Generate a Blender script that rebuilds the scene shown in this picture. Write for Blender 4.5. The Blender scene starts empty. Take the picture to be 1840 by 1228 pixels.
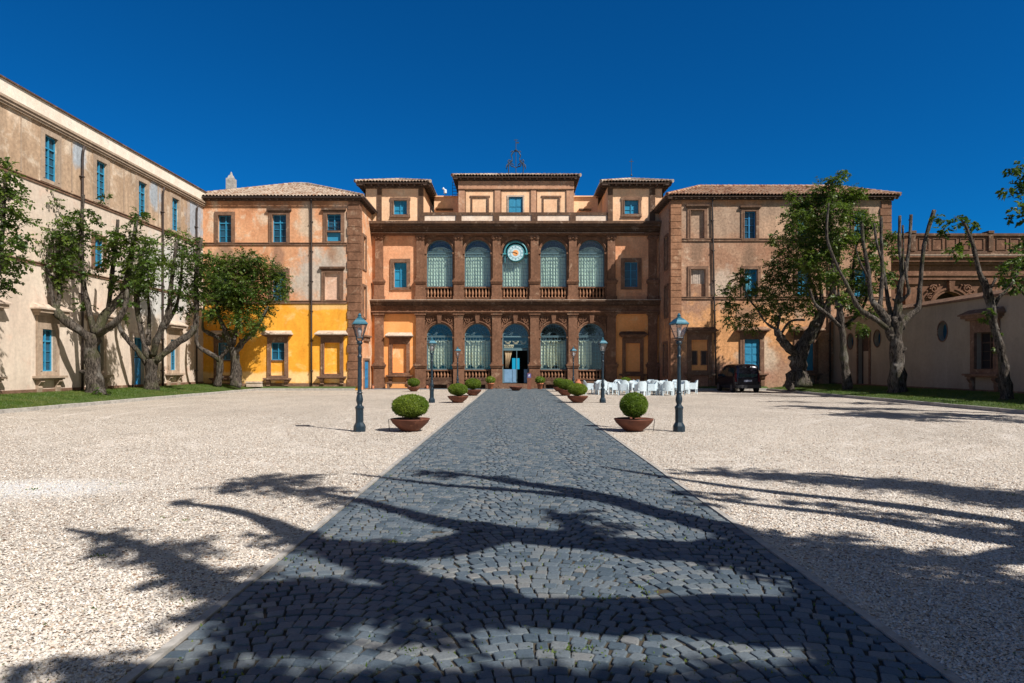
import bpy, math, random
import numpy as np
from mathutils import Vector, Matrix
from mathutils.geometry import tessellate_polygon
random.seed(7); rng = np.random.default_rng(11)
scene = bpy.context.scene
COL = scene.collection
FPX, VX, VY, H = 1180.0, 925.0, 660.0, 1.65      # focal length in photo pixels, vanishing point, eye height
# ---------------------------------------------------------------- camera, sky, sun, exposure
cam_d = bpy.data.cameras.new('camera'); cam = bpy.data.objects.new('camera', cam_d); COL.objects.link(cam)
cam.location = (0, 0, H); cam.rotation_euler = (math.radians(90), 0, 0)
cam_d.sensor_width = 36; cam_d.lens = 36*FPX/1840
cam_d.shift_x = -5/1840; cam_d.shift_y = 46/1840
cam_d.clip_start = 0.05; cam_d.clip_end = 3000
scene.camera = cam
SUNV = Vector((0.73, -0.62, 1.0))                # towards the sun
elev = math.atan2(SUNV.z, math.hypot(SUNV.x, SUNV.y)); azi = math.atan2(SUNV.x, SUNV.y)
world = bpy.data.worlds.new('World'); scene.world = world; world.use_nodes = True
wt = world.node_tree; wt.nodes.clear()
sky = wt.nodes.new('ShaderNodeTexSky'); sky.sky_type = 'NISHITA'; sky.sun_disc = False
sky.sun_elevation = elev; sky.sun_rotation = azi; sky.altitude = 1500; sky.air_density = 1.0; sky.dust_density = 0.0; sky.ozone_density = 3.0
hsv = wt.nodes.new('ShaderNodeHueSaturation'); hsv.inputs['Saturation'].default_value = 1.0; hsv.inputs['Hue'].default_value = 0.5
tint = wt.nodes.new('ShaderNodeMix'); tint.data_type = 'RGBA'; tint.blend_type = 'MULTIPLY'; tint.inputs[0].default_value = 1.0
# polarised deep blue; warm tint added round the unseen sun to neutralise blue shade
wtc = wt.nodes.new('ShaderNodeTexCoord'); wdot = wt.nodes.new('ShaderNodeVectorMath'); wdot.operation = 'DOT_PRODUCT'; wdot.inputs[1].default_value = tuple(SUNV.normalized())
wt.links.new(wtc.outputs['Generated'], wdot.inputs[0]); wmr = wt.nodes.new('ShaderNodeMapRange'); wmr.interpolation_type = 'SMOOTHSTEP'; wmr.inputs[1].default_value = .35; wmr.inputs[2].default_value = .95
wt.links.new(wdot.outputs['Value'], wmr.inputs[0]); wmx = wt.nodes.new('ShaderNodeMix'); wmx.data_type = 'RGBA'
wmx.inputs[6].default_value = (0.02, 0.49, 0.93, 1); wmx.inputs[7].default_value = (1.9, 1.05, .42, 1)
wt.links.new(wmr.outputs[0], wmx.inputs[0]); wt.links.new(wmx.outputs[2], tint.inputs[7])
bg = wt.nodes.new('ShaderNodeBackground'); bg.inputs[1].default_value = 0.072
wo = wt.nodes.new('ShaderNodeOutputWorld')
wt.links.new(sky.outputs[0], hsv.inputs['Color']); wt.links.new(hsv.outputs[0], tint.inputs[6])
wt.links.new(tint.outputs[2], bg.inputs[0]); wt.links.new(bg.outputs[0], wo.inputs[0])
sun_d = bpy.data.lights.new('sun', 'SUN'); sun_d.energy = 5.0; sun_d.angle = math.radians(0.5); sun_d.color = (1, 0.945, 0.875)
sun = bpy.data.objects.new('sun', sun_d); COL.objects.link(sun)
sun.rotation_euler = SUNV.to_track_quat('Z', 'Y').to_euler(); sun.location = (0, 0, 60)
scene.view_settings.view_transform = 'Standard'; scene.view_settings.look = 'None'
scene.view_settings.exposure = 0.5; scene.view_settings.gamma = 1
scene.cycles.max_bounces = 6; scene.cycles.transparent_max_bounces = 12

# ---------------------------------------------------------------- materials
def newmat(name):
    m = bpy.data.materials.new(name); m.use_nodes = True
    nt = m.node_tree; b = nt.nodes['Principled BSDF']; return m, nt, b
def nd(nt, t, **kw):
    n = nt.nodes.new(t)
    for k, v in kw.items():
        if k.startswith('_'): setattr(n, k[1:], v)
        else:
            n.inputs[int(k[1:]) if k[0] == 'i' and k[1:].isdigit() else k].default_value = v
    return n
def c4(c): return (c[0], c[1], c[2], 1)
def coords(nt, scale=(1, 1, 1), loc=(0, 0, 0), geo=True):
    t = nt.nodes.new('ShaderNodeNewGeometry' if geo else 'ShaderNodeTexCoord')
    mp = nd(nt, 'ShaderNodeMapping'); mp.inputs['Scale'].default_value = scale; mp.inputs['Location'].default_value = loc
    nt.links.new(t.outputs['Position' if geo else 'Object'], mp.inputs[0]); return mp.outputs[0]
def noise(nt, vec, scale, detail=6, rough=.6, dist=0):
    n = nd(nt, 'ShaderNodeTexNoise', Scale=scale, Detail=detail, Roughness=rough, Distortion=dist)
    nt.links.new(vec, n.inputs['Vector']); return n.outputs['Fac']
def ramp(nt, fac, a, b, va=0.0, vb=1.0):
    r = nd(nt, 'ShaderNodeMapRange'); r.inputs[1].default_value = a; r.inputs[2].default_value = b
    r.inputs[3].default_value = va; r.inputs[4].default_value = vb
    nt.links.new(fac, r.inputs[0]); return r.outputs[0]
def mix(nt, fac, a, b, blend='MIX'):
    m = nt.nodes.new('ShaderNodeMix'); m.data_type = 'RGBA'; m.blend_type = blend
    for s, v in ((0, fac), (6, a), (7, b)):
        if isinstance(v, (int, float)): m.inputs[s].default_value = v
        elif isinstance(v, tuple): m.inputs[s].default_value = c4(v)
        else: nt.links.new(v, m.inputs[s])
    return m.outputs[2]
def grey(nt, fac):
    c = nt.nodes.new('ShaderNodeCombineColor')
    for i in range(3): nt.links.new(fac, c.inputs[i])
    return c.outputs[0]
def bump(nt, b, h, strength=.3, dist=.02):
    n = nd(nt, 'ShaderNodeBump', Strength=strength, Distance=dist); nt.links.new(h, n.inputs['Height'])
    nt.links.new(n.outputs[0], b.inputs['Normal'])
def math_(nt, op, a, b=None):
    m = nt.nodes.new('ShaderNodeMath'); m.operation = op
    for i, v in enumerate((a, b)):
        if v is None: continue
        if isinstance(v, (int, float)): m.inputs[i].default_value = v
        else: nt.links.new(v, m.inputs[i])
    return m.outputs[0]
def plaster(name, c1, c2, c3, s=.35, t3=(.56, .66), streak=.35, speck=.25, rough=.9, extra=None, bs=.25):
    m, nt, b = newmat(name)
    v = coords(nt)
    n1 = noise(nt, v, s, 8, .65, .4)
    col = mix(nt, ramp(nt, n1, .38, .62), c1, c2)
    n2 = noise(nt, coords(nt, loc=(13.7, 4.2, 7.7)), s*1.6, 9, .7, .6)
    col = mix(nt, ramp(nt, n2, t3[0], t3[1]), col, c3)
    if extra: col = extra(nt, col)
    st = noise(nt, coords(nt, (1.0, 1.0, .16)), 1.1, 8, .7, 1.2)
    col = mix(nt, 1.0, col, grey(nt, ramp(nt, st, .25, .75, 1-streak*.8, 1+streak*.35)), 'MULTIPLY')
    fi = noise(nt, v, 6, 8, .72)
    col = mix(nt, 1.0, col, grey(nt, ramp(nt, fi, .3, .7, 1-speck, 1+speck*.7)), 'MULTIPLY')
    nt.links.new(col, b.inputs['Base Color']); b.inputs['Roughness'].default_value = rough
    b.inputs['Specular IOR Level'].default_value = .2
    bump(nt, b, fi, bs, .03); return m
def patch(cx, cz, r, colr, axis=0, soft=.5):
    """a peeled / repaired area of its own shape on a wall"""
    def f(nt, col):
        g = nt.nodes.new('ShaderNodeNewGeometry'); s = nt.nodes.new('ShaderNodeSeparateXYZ'); nt.links.new(g.outputs['Position'], s.inputs[0])
        dx = math_(nt, 'DIVIDE', math_(nt, 'SUBTRACT', s.outputs[axis], cx), r[0]); dz = math_(nt, 'DIVIDE', math_(nt, 'SUBTRACT', s.outputs[2], cz), r[1])
        d = math_(nt, 'SQRT', math_(nt, 'ADD', math_(nt, 'MULTIPLY', dx, dx), math_(nt, 'MULTIPLY', dz, dz)))
        n = noise(nt, coords(nt, loc=(3, 1, 8)), .9, 8, .7)
        d = math_(nt, 'ADD', d, math_(nt, 'MULTIPLY', math_(nt, 'SUBTRACT', n, .5), 2.2))
        return mix(nt, ramp(nt, d, .6, .6+soft, .85, 0), col, colr)
    return f
def chain(*fs):
    def f(nt, col):
        for g in fs: col = g(nt, col)
        return col
    return f
def plain(name, c, rough=.5, metal=0, var=.15, vs=6, spec=.5, bs=0):
    m, nt, b = newmat(name)
    n = noise(nt, coords(nt), vs, 5, .6)
    nt.links.new(mix(nt, 1.0, c, grey(nt, ramp(nt, n, .3, .7, 1-var, 1+var)), 'MULTIPLY'), b.inputs['Base Color'])
    b.inputs['Roughness'].default_value = rough; b.inputs['Metallic'].default_value = metal; b.inputs['Specular IOR Level'].default_value = spec
    if bs: bump(nt, b, n, bs, .02)
    return m
M = {}
ORG = (.74, .335, .155); ORG2 = (.66, .25, .105); PALE = (.62, .50, .40)
M['orange'] = plaster('orange_plaster', (.72, .385, .215), (.60, .27, .135), (.72, .53, .38), .5, (.52, .62), .35, .3,
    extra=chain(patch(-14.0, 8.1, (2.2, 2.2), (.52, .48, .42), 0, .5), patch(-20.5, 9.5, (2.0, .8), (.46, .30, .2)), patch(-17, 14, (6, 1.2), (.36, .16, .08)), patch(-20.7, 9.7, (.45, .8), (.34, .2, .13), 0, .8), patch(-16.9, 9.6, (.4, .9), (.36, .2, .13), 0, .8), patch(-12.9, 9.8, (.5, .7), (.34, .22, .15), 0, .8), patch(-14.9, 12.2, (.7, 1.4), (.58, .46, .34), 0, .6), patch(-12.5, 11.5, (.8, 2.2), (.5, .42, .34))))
M['orange_main'] = plaster('salmon_plaster', (.77, .41, .235), (.66, .30, .155), (.78, .50, .32), .5, (.57, .68), .25, .25)
M['orange_low'] = plaster('orange_render', (.88, .40, .15), (.82, .34, .11), (.86, .52, .28), .5, (.6, .7), .15, .12)
M['yellow'] = plaster('yellow_plaster', (.90, .44, .055), (.82, .35, .035), (.90, .55, .18), .5, (.55, .7), .3, .16,
    extra=chain(patch(-20.5, .9, (14, .5), (.9, .62, .3)), patch(-13.5, 6.0, (3, .25), (.8, .5, .2))))
M['cream'] = plaster('cream_plaster', (.68, .575, .475), (.60, .49, .40), (.66, .48, .38), .4, (.55, .68), .25, .15,
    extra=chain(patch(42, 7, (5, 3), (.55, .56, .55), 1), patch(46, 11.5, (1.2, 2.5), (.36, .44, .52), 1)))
M['brown_plaster'] = plaster('weathered_top_plaster', (.52, .375, .26), (.43, .30, .20), (.66, .54, .42), .35, (.52, .62), .5, .3,
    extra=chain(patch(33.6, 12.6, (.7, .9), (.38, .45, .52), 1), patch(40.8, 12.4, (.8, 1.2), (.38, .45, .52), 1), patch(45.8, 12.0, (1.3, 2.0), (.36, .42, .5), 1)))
M['right_plaster'] = plaster('ochre_pitted_plaster', (.47, .29, .19), (.35, .185, .115), (.58, .43, .31), .45, (.56, .66), .35, .45, bs=.5,
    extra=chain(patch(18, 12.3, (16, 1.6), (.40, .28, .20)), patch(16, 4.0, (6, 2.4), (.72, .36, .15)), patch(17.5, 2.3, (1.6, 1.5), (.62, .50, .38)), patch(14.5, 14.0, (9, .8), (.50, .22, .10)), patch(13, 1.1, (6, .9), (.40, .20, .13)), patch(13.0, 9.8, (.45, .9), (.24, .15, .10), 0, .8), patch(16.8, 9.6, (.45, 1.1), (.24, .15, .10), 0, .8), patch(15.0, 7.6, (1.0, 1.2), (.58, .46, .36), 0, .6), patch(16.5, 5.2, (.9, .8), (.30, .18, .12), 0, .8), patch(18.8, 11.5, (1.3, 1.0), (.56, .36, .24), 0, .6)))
M['attic'] = plaster('pale_peach_plaster', (.90, .60, .38), (.84, .50, .30), (.86, .66, .48), .6, (.58, .7), .28, .2)
M['white_panel'] = plaster('white_panel_plaster', (.88, .74, .62), (.8, .62, .48), (.6, .5, .42), .8, (.6, .7), .3, .2)
M['garden_wall'] = plaster('garden_wall_plaster', (.37, .305, .23), (.32, .26, .195), (.28, .23, .17), .3, (.6, .72), .22, .1)
M['stone'] = plaster('brown_tuff_stone', (.235, .122, .074), (.17, .086, .052), (.33, .21, .14), .9, (.57, .66), .35, .4, bs=.5)
M['stone_dark'] = plaster('dark_lichened_stone', (.15, .085, .052), (.10, .06, .042), (.27, .19, .14), 1.1, (.56, .64), .4, .4, bs=.5)
M['stone_warm'] = plaster('warm_brick_stone', (.34, .175, .10), (.25, .125, .07), (.44, .27, .17), .8, (.56, .66), .3, .4, bs=.5)
M['frame_stone'] = plaster('window_surround_stone', (.24, .14, .092), (.175, .10, .066), (.36, .26, .18), 1.4, (.57, .66), .35, .35, bs=.4)
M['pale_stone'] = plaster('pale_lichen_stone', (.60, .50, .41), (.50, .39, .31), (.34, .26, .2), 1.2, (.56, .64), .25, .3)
M['portico_stone'] = plaster('red_brown_portico_stone', (.205, .105, .066), (.145, .074, .046), (.29, .17, .11), .8, (.56, .66), .35, .4, bs=.5)
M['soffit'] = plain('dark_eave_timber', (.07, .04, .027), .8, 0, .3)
M['blue'] = plain('blue_painted_wood', (.03, .235, .40), .45, 0, .15, 5)
M['blue_door'] = plain('blue_door_paint', (.02, .20, .42), .45, 0, .2, 3)
M['grey_blue'] = plain('grey_blue_door_paint', (.16, .30, .46), .5, 0, .15, 3)
M['blue_grille'] = plain('pale_blue_iron_grille', (.10, .18, .21), .5, 0, .1)
M['dark_opening'] = plain('painted_dark_interior', (.012, .011, .012), .9, 0, .1)  # near-black sheet, paints the darkness inside a window
M['pane'] = plain('dark_blue_window_glass', (.015, .075, .13), .2, 0, .4, 1.2, .35)
M['pane_painted_sky'] = plain('painted_sky_glass', (.03, .24, .40), .15, 0, .2, 1.5, .4)  # reflected sky painted into the pane as a bright blue base colour
M['iron'] = plain('black_iron_pipe', (.035, .022, .018), .6, 0, .3)
M['lamp_paint'] = plain('blue_black_lamp_paint', (.010, .026, .042), .42, .2, .25, 18, .6)
M['lamp_roof'] = plain('verdigris_lamp_roof', (.03, .125, .18), .4, .2, .25, 18, .6)
M['curtain'] = plain('cream_curtain_cloth', (.66, .62, .46), .9, 0, .15, 3)
M['curtain_w'] = plain('white_curtain_cloth', (.62, .68, .56), .9, 0, .1, 3)
M['curtain_t'] = plain('tan_curtain_cloth', (.40, .29, .17), .9, 0, .2, 3)
M['chair'] = plain('white_resin_wicker', (.52, .62, .68), .5, 0, .12, 9)
M['terracotta'] = plain('terracotta', (.42, .15, .075), .75, 0, .2, 9, .3, .2)
M['bowl'] = plaster('rusty_brown_bowl', (.17, .062, .038), (.125, .048, .032), (.24, .10, .06), 3, (.55, .65), .25, .2, .6)
M['soil'] = plain('dark_soil', (.025, .016, .01), .95, 0, .4, 30)
M['bark'] = None
M['rubber'] = plain('black_rubber', (.012, .012, .013), .7)
M['car'] = plain('dark_violet_car_paint', (.010, .009, .018), .25, .3, .05, 3, .6)
M['car_glass'] = plain('tinted_car_glass', (.01, .03, .035), .04, 0, .2, 3, .8)
M['red_light'] = plain('red_lamp_plastic', (.06, .008, .012), .2, 0, .1)
M['plate'] = plain('worn_number_plate', (.30, .33, .42), .5, 0, .5, 12)
M['chrome'] = plain('grey_wheel_trim', (.25, .25, .27), .35, .8, .1)
M['white'] = plain('white_paint', (.6, .66, .70), .5, 0, .06)
M['corten'] = plain('rusty_sign_steel', (.17, .06, .032), .7, 0, .3, 6)
M['kerb'] = plaster('grey_kerb_stone', (.40, .38, .35), (.33, .31, .29), (.24, .23, .21), 2, (.56, .66), .15, .35)
M['cable'] = plain('dark_roof_ironwork', (.015, .03, .05), .6)
M['clock_face'] = plain('pale_blue_clock_enamel', (.48, .64, .70), .35, 0, .08, 6)
M['clock_ring'] = plain('turquoise_clock_ring', (.05, .26, .30), .5, 0, .2, 6)
M['clock_orange'] = plain('orange_clock_centre', (.75, .34, .12), .5, 0, .2, 6)
M['clock_hand'] = plain('black_clock_hand', (.03, .02, .02), .5)

def glass_mat(name, tintc, refl=.25):
    m, nt, b = newmat(name); nt.nodes.remove(b)
    out = nt.nodes['Material Output']
    t = nd(nt, 'ShaderNodeBsdfTransparent', Color=c4(tintc)); g = nd(nt, 'ShaderNodeBsdfGlossy', Color=(1, 1, 1, 1), Roughness=.05)
    f = nt.nodes.new('ShaderNodeLayerWeight'); mx = nt.nodes.new('ShaderNodeMixShader')
    nt.links.new(math_(nt, 'ADD', math_(nt, 'MULTIPLY', math_(nt, 'POWER', f.outputs['Facing'], 4.0), .7), refl), mx.inputs[0]); nt.links.new(t.outputs[0], mx.inputs[1]); nt.links.new(g.outputs[0], mx.inputs[2])
    nt.links.new(mx.outputs[0], out.inputs[0]); return m
M['glass'] = glass_mat('clear_window_glass', (.86, .96, .97), .09)
M['lamp_glass'] = glass_mat('frosty_lantern_glass', (.85, .80, .80), .12)
mm, nt, b = newmat('far_daylight_window'); b.inputs['Base Color'].default_value = (.02, .2, .3, 1)
b.inputs['Emission Color'].default_value = (.02, .45, .72, 1); b.inputs['Emission Strength'].default_value = .55; M['daylight'] = mm

def tile_mat(name, a, b2, c):
    m, nt, b = newmat(name)
    v = nd(nt, 'ShaderNodeTexVoronoi', Scale=3.2); nt.links.new(coords(nt, (1.6, 1, 1)), v.inputs['Vector'])
    s = nt.nodes.new('ShaderNodeSeparateColor'); nt.links.new(v.outputs['Color'], s.inputs[0])
    col = mix(nt, s.outputs[0], a, b2); col = mix(nt, ramp(nt, s.outputs[1], .6, .9), col, c)
    n = noise(nt, coords(nt), 1.2, 6); col = mix(nt, 1.0, col, grey(nt, ramp(nt, n, .3, .7, .7, 1.15)), 'MULTIPLY')
    nt.links.new(col, b.inputs['Base Color']); b.inputs['Roughness'].default_value = .85; b.inputs['Specular IOR Level'].default_value = .2; return m
M['tile'] = tile_mat('old_grey_roof_tiles', (.34, .26, .20), (.44, .36, .29), (.24, .14, .09))
M['tile_red'] = tile_mat('old_red_roof_tiles', (.36, .20, .12), (.40, .28, .20), (.22, .10, .06))

def bark_mat():
    m, nt, b = newmat('grey_tree_bark')
    n1 = noise(nt, coords(nt, (5, 5, 1.1)), 3.0, 8, .7, .8)
    n2 = noise(nt, coords(nt), 1.3, 5, .6)
    col = mix(nt, ramp(nt, n1, .42, .60), (.018, .014, .011), (.15, .125, .105))
    col = mix(nt, ramp(nt, n2, .56, .66, 0, .45), col, (.26, .245, .22))
    col = mix(nt, ramp(nt, noise(nt, coords(nt, loc=(5, 5, 5)), .9, 5, .6), .54, .66, 0, .7), col, (.07, .075, .03))
    nt.links.new(col, b.inputs['Base Color']); b.inputs['Roughness'].default_value = .9; b.inputs['Specular IOR Level'].default_value = .2
    bump(nt, b, n1, 1.0, .14); return m
M['bark'] = bark_mat()
def leaf_mat(name, a, b2, c, trans=.35):
    m, nt, b = newmat(name); out = nt.nodes['Material Output']
    g = nt.nodes.new('ShaderNodeNewGeometry')
    col = mix(nt, g.outputs['Random Per Island'], a, b2)
    col = mix(nt, ramp(nt, noise(nt, coords(nt), .9, 4), .45, .7), col, c)
    nt.links.new(col, b.inputs['Base Color']); b.inputs['Roughness'].default_value = .5; b.inputs['Specular IOR Level'].default_value = .35
    t = nt.nodes.new('ShaderNodeBsdfTranslucent'); nt.links.new(mix(nt, 1.0, col, (1.4, 1.6, .6), 'MULTIPLY'), t.inputs[0])
    mx = nt.nodes.new('ShaderNodeMixShader'); mx.inputs[0].default_value = trans
    nt.links.new(b.outputs[0], mx.inputs[1]); nt.links.new(t.outputs[0], mx.inputs[2]); nt.links.new(mx.outputs[0], out.inputs[0]); return m
M['leaf'] = leaf_mat('dark_green_leaves', (.028, .060, .009), (.066, .115, .017), (.11, .15, .023), .3)
M['leaf_light'] = leaf_mat('fresh_green_leaves', (.042, .080, .013), (.085, .13, .022), (.13, .165, .030), .3)
M['box'] = leaf_mat('boxwood_leaves', (.075, .13, .010), (.13, .20, .018), (.17, .22, .02), .25)
M['grass'] = leaf_mat('lawn_grass', (.05, .10, .012), (.085, .14, .02), (.15, .17, .045), .25)
def lawn_mat():
    m, nt, b = newmat('lawn_turf')
    col = mix(nt, ramp(nt, noise(nt, coords(nt), 14, 6, .8), .35, .65), (.028, .052, .010), (.085, .125, .024))
    col = mix(nt, ramp(nt, noise(nt, coords(nt), .7, 5, .6), .55, .7, 0, .6), col, (.13, .15, .04))
    nt.links.new(col, b.inputs['Base Color']); b.inputs['Roughness'].default_value = .9; bump(nt, b, noise(nt, coords(nt), 30, 4, .8), .8, .04); return m
M['lawn'] = lawn_mat()
def gravel_mat():
    m, nt, b = newmat('pale_crushed_gravel')
    v = nd(nt, 'ShaderNodeTexVoronoi', Scale=38); nt.links.new(coords(nt), v.inputs['Vector'])
    s = nt.nodes.new('ShaderNodeSeparateColor'); nt.links.new(v.outputs['Color'], s.inputs[0])
    col = mix(nt, s.outputs[0], (.47, .41, .345), (.66, .61, .545))
    col = mix(nt, ramp(nt, s.outputs[1], .78, .95), col, (.30, .19, .12))
    col = mix(nt, ramp(nt, s.outputs[2], .88, .95), col, (.16, .13, .11))
    big = noise(nt, coords(nt), .22, 5, .6); col = mix(nt, 1.0, col, grey(nt, ramp(nt, big, .3, .7, .86, 1.1)), 'MULTIPLY')
    st = noise(nt, coords(nt, (.9, .25, 1)), 1.1, 5, .6); col = mix(nt, 1.0, col, grey(nt, ramp(nt, st, .3, .7, .93, 1.05)), 'MULTIPLY')
    # spilled white gravel on the left
    g = nt.nodes.new('ShaderNodeNewGeometry'); sp = nt.nodes.new('ShaderNodeSeparateXYZ'); nt.links.new(g.outputs['Position'], sp.inputs[0])
    dx = math_(nt, 'DIVIDE', math_(nt, 'ADD', sp.outputs[0], 6.6), 1.5); dy = math_(nt, 'DIVIDE', math_(nt, 'SUBTRACT', sp.outputs[1], 8.9), .9)
    d = math_(nt, 'SQRT', math_(nt, 'ADD', math_(nt, 'MULTIPLY', dx, dx), math_(nt, 'MULTIPLY', dy, dy)))
    d = math_(nt, 'ADD', d, math_(nt, 'MULTIPLY', math_(nt, 'SUBTRACT', noise(nt, coords(nt), 2, 6, .8), .5), 1.2))
    col = mix(nt, ramp(nt, d, .4, 1.1, .75, 0), col, (.72, .73, .74))
    for cx_, cy_, rr_ in ((0, 26.5, 14.3), (0, 26.5, 15.9), (3, 20, 8.2), (3, 20, 9.7), (30, 2, 26), (30, 2, 27.6), (-26, 4, 20), (-26, 4, 21.6)):      # tyre tracks
        ex = math_(nt, 'SUBTRACT', sp.outputs[0], cx_); ey = math_(nt, 'SUBTRACT', sp.outputs[1], cy_); rd = math_(nt, 'SQRT', math_(nt, 'ADD', math_(nt, 'MULTIPLY', ex, ex), math_(nt, 'MULTIPLY', ey, ey)))
        off = math_(nt, 'ABSOLUTE', math_(nt, 'ADD', math_(nt, 'SUBTRACT', rd, rr_), math_(nt, 'MULTIPLY', math_(nt, 'SUBTRACT', big, .5), .6)))
        col = mix(nt, math_(nt, 'MULTIPLY', ramp(nt, off, .05, .22, .30, 0), ramp(nt, st, .4, .6)), col, (.78, .72, .66))
    nt.links.new(col, b.inputs['Base Color']); b.inputs['Roughness'].default_value = .9; b.inputs['Specular IOR Level'].default_value = .15
    h = math_(nt, 'ADD', math_(nt, 'SUBTRACT', 1.0, v.outputs['Distance']), math_(nt, 'MULTIPLY', s.outputs[1], .8))
    bump(nt, b, h, 1.0, .02); return m
M['gravel'] = gravel_mat()
def isl_mat(name, stops, rough=.85, extra=None):
    m, nt, b = newmat(name); g = nt.nodes.new('ShaderNodeNewGeometry'); r = nt.nodes.new('ShaderNodeValToRGB')
    r.color_ramp.interpolation = 'LINEAR'; e = r.color_ramp.elements
    e[0].position = stops[0][0]; e[0].color = c4(stops[0][1]); e[1].position = stops[-1][0]; e[1].color = c4(stops[-1][1])
    for p, c in stops[1:-1]: k = e.new(p); k.color = c4(c)
    nt.links.new(g.outputs['Random Per Island'], r.inputs[0])
    fi = noise(nt, coords(nt), 60, 4, .7); col = mix(nt, 1.0, r.outputs[0], grey(nt, ramp(nt, fi, .3, .7, .75, 1.2)), 'MULTIPLY')
    nt.links.new(col, b.inputs['Base Color']); b.inputs['Roughness'].default_value = rough; b.inputs['Specular IOR Level'].default_value = .3
    bump(nt, b, fi, .35, .006); return m
M['chips'] = isl_mat('gravel_chips', [(0, (.40, .31, .23)), (.10, (.51, .445, .375)), (.4, (.57, .515, .45)), (.75, (.65, .60, .54)), (.9, (.70, .67, .63)), (.95, (.52, .40, .30)), (1, (.33, .30, .27))])
M['cobble'] = isl_mat('dark_basalt_cobbles', [(0, (.050, .072, .092)), (.3, (.078, .104, .128)), (.6, (.100, .126, .148)), (.85, (.126, .146, .158)), (1, (.165, .168, .165))], .55)
M['joint'] = plain('earth_filled_joints', (.045, .036, .024), .95, 0, .4, 25)
# ---------------------------------------------------------------- mesh helpers
class Fr:                                   # a wall plane: u along the wall, d outwards, z up
    def __init__(s, o, u, n): s.o = Vector(o); s.u = Vector(u); s.n = Vector(n)
    def __call__(s, u, d, z): return s.o + s.u*u + s.n*d + Vector((0, 0, z))
ID = Fr((0, 0, 0), (1, 0, 0), (0, 1, 0))
class MB:
    def __init__(s, fr=None): s.v = []; s.f = []; s.fr = fr or ID
    def add(s, pts, faces, raw=False):
        k = len(s.v); s.v += [tuple(p) if raw else tuple(s.fr(*p)) for p in pts]; s.f += [tuple(i+k for i in f) for f in faces]
    def box(s, u0, u1, d0, d1, z0, z1):
        s.add([(u0, d0, z0), (u1, d0, z0), (u1, d1, z0), (u0, d1, z0), (u0, d0, z1), (u1, d0, z1), (u1, d1, z1), (u0, d1, z1)],
              [(0, 3, 2, 1), (4, 5, 6, 7), (0, 1, 5, 4), (1, 2, 6, 5), (2, 3, 7, 6), (3, 0, 4, 7)]); return s
    def hexa(s, b, t):                      # 4 bottom + 4 top corners
        s.add(list(b)+list(t), [(0, 3, 2, 1), (4, 5, 6, 7), (0, 1, 5, 4), (1, 2, 6, 5), (2, 3, 7, 6), (3, 0, 4, 7)]); return s
    def slab(s, poly, d0, d1):              # convex polygon (u,z) given thickness
        n = len(poly); s.add([(u, d0, z) for u, z in poly]+[(u, d1, z) for u, z in poly],
              [tuple(range(n))[::-1], tuple(range(n, 2*n))]+[(i, (i+1) % n, n+(i+1) % n, n+i) for i in range(n)]); return s
    def lathe(s, prof, c=(0, 0, 0), n=12, rot=0, cap=True):
        k = []; 
        for r, z in prof:
            for i in range(n):
                a = rot+2*math.pi*i/n; k.append((c[0]+r*math.cos(a), c[1]+r*math.sin(a), c[2]+z))
        m = len(prof); fs = [(j*n+i, j*n+(i+1) % n, (j+1)*n+(i+1) % n, (j+1)*n+i) for j in range(m-1) for i in range(n)]
        if cap: fs += [tuple(range(n))[::-1], tuple(range((m-1)*n, m*n))]
        s.add(k, fs); return s
    def tube(s, pts, rad, n=8, cap=True, wob=0, ridge=0):
        pts = [Vector(p) for p in pts]; m = len(pts)
        if not hasattr(rad, '__len__'): rad = [rad]*m
        up = Vector((0, 0, 1)); k = []; x = None; rg = [random.uniform(-ridge, ridge) for _ in range(n)]
        for j in range(m):
            if ridge: rg = [q*.8+random.uniform(-ridge, ridge)*.45 for q in rg]
            t = (pts[min(j+1, m-1)]-pts[max(j-1, 0)]).normalized()
            if x is None:
                x = t.cross(up) if abs(t.z) < .95 else t.cross(Vector((1, 0, 0)))
            x = (x - t*x.dot(t)).normalized(); y = t.cross(x)
            for i in range(n):
                a = 2*math.pi*i/n; r = rad[j]*(1+wob*(random.random()-.5)+rg[i])
                k.append(pts[j]+x*(r*math.cos(a))+y*(r*math.sin(a)))
        fs = [(j*n+i, j*n+(i+1) % n, (j+1)*n+(i+1) % n, (j+1)*n+i) for j in range(m-1) for i in range(n)]
        if cap: fs += [tuple(range(n))[::-1], tuple(range((m-1)*n, m*n))]
        s.add(k, fs); return s
    def sheet(s, outer, holes=(), depth=.3, d=0):
        loops = [[Vector((u, z, 0)) for u, z in l] for l in [outer]+list(holes)]
        flat = [p for l in loops for p in l]
        tri = tessellate_polygon(loops); s.add([(p.x, d, p.y) for p in flat], [tuple(t) for t in tri])
        for h in holes:
            n = len(h); s.add([(u, d, z) for u, z in h]+[(u, d-depth, z) for u, z in h], [(i, (i+1) % n, n+(i+1) % n, n+i) for i in range(n)])
        return s
    def build(s, name, mat, parent=None, smooth=False):
        return mkobj(name, s.v, s.f, mat, parent, smooth)
def root_loc(p):
    l = Vector((0, 0, 0))
    while p: l += p.location; p = p.parent
    return l
def mkobj(name, v, f, mat, parent=None, smooth=False):
    me = bpy.data.meshes.new(name)
    if parent is not None and parent.get('world_built'):
        l = root_loc(parent); v = [(a[0]-l.x, a[1]-l.y, a[2]-l.z) for a in v]
    me.from_pydata([tuple(a) for a in v], [], f); me.materials.append(M[mat] if isinstance(mat, str) else mat)
    if smooth: me.polygons.foreach_set('use_smooth', [True]*len(me.polygons))
    me.update(); o = bpy.data.objects.new(name, me); COL.objects.link(o)
    if parent is not None:
        o.parent = parent
        if parent.get('world_built'): o['world_built'] = True
    return o
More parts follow.
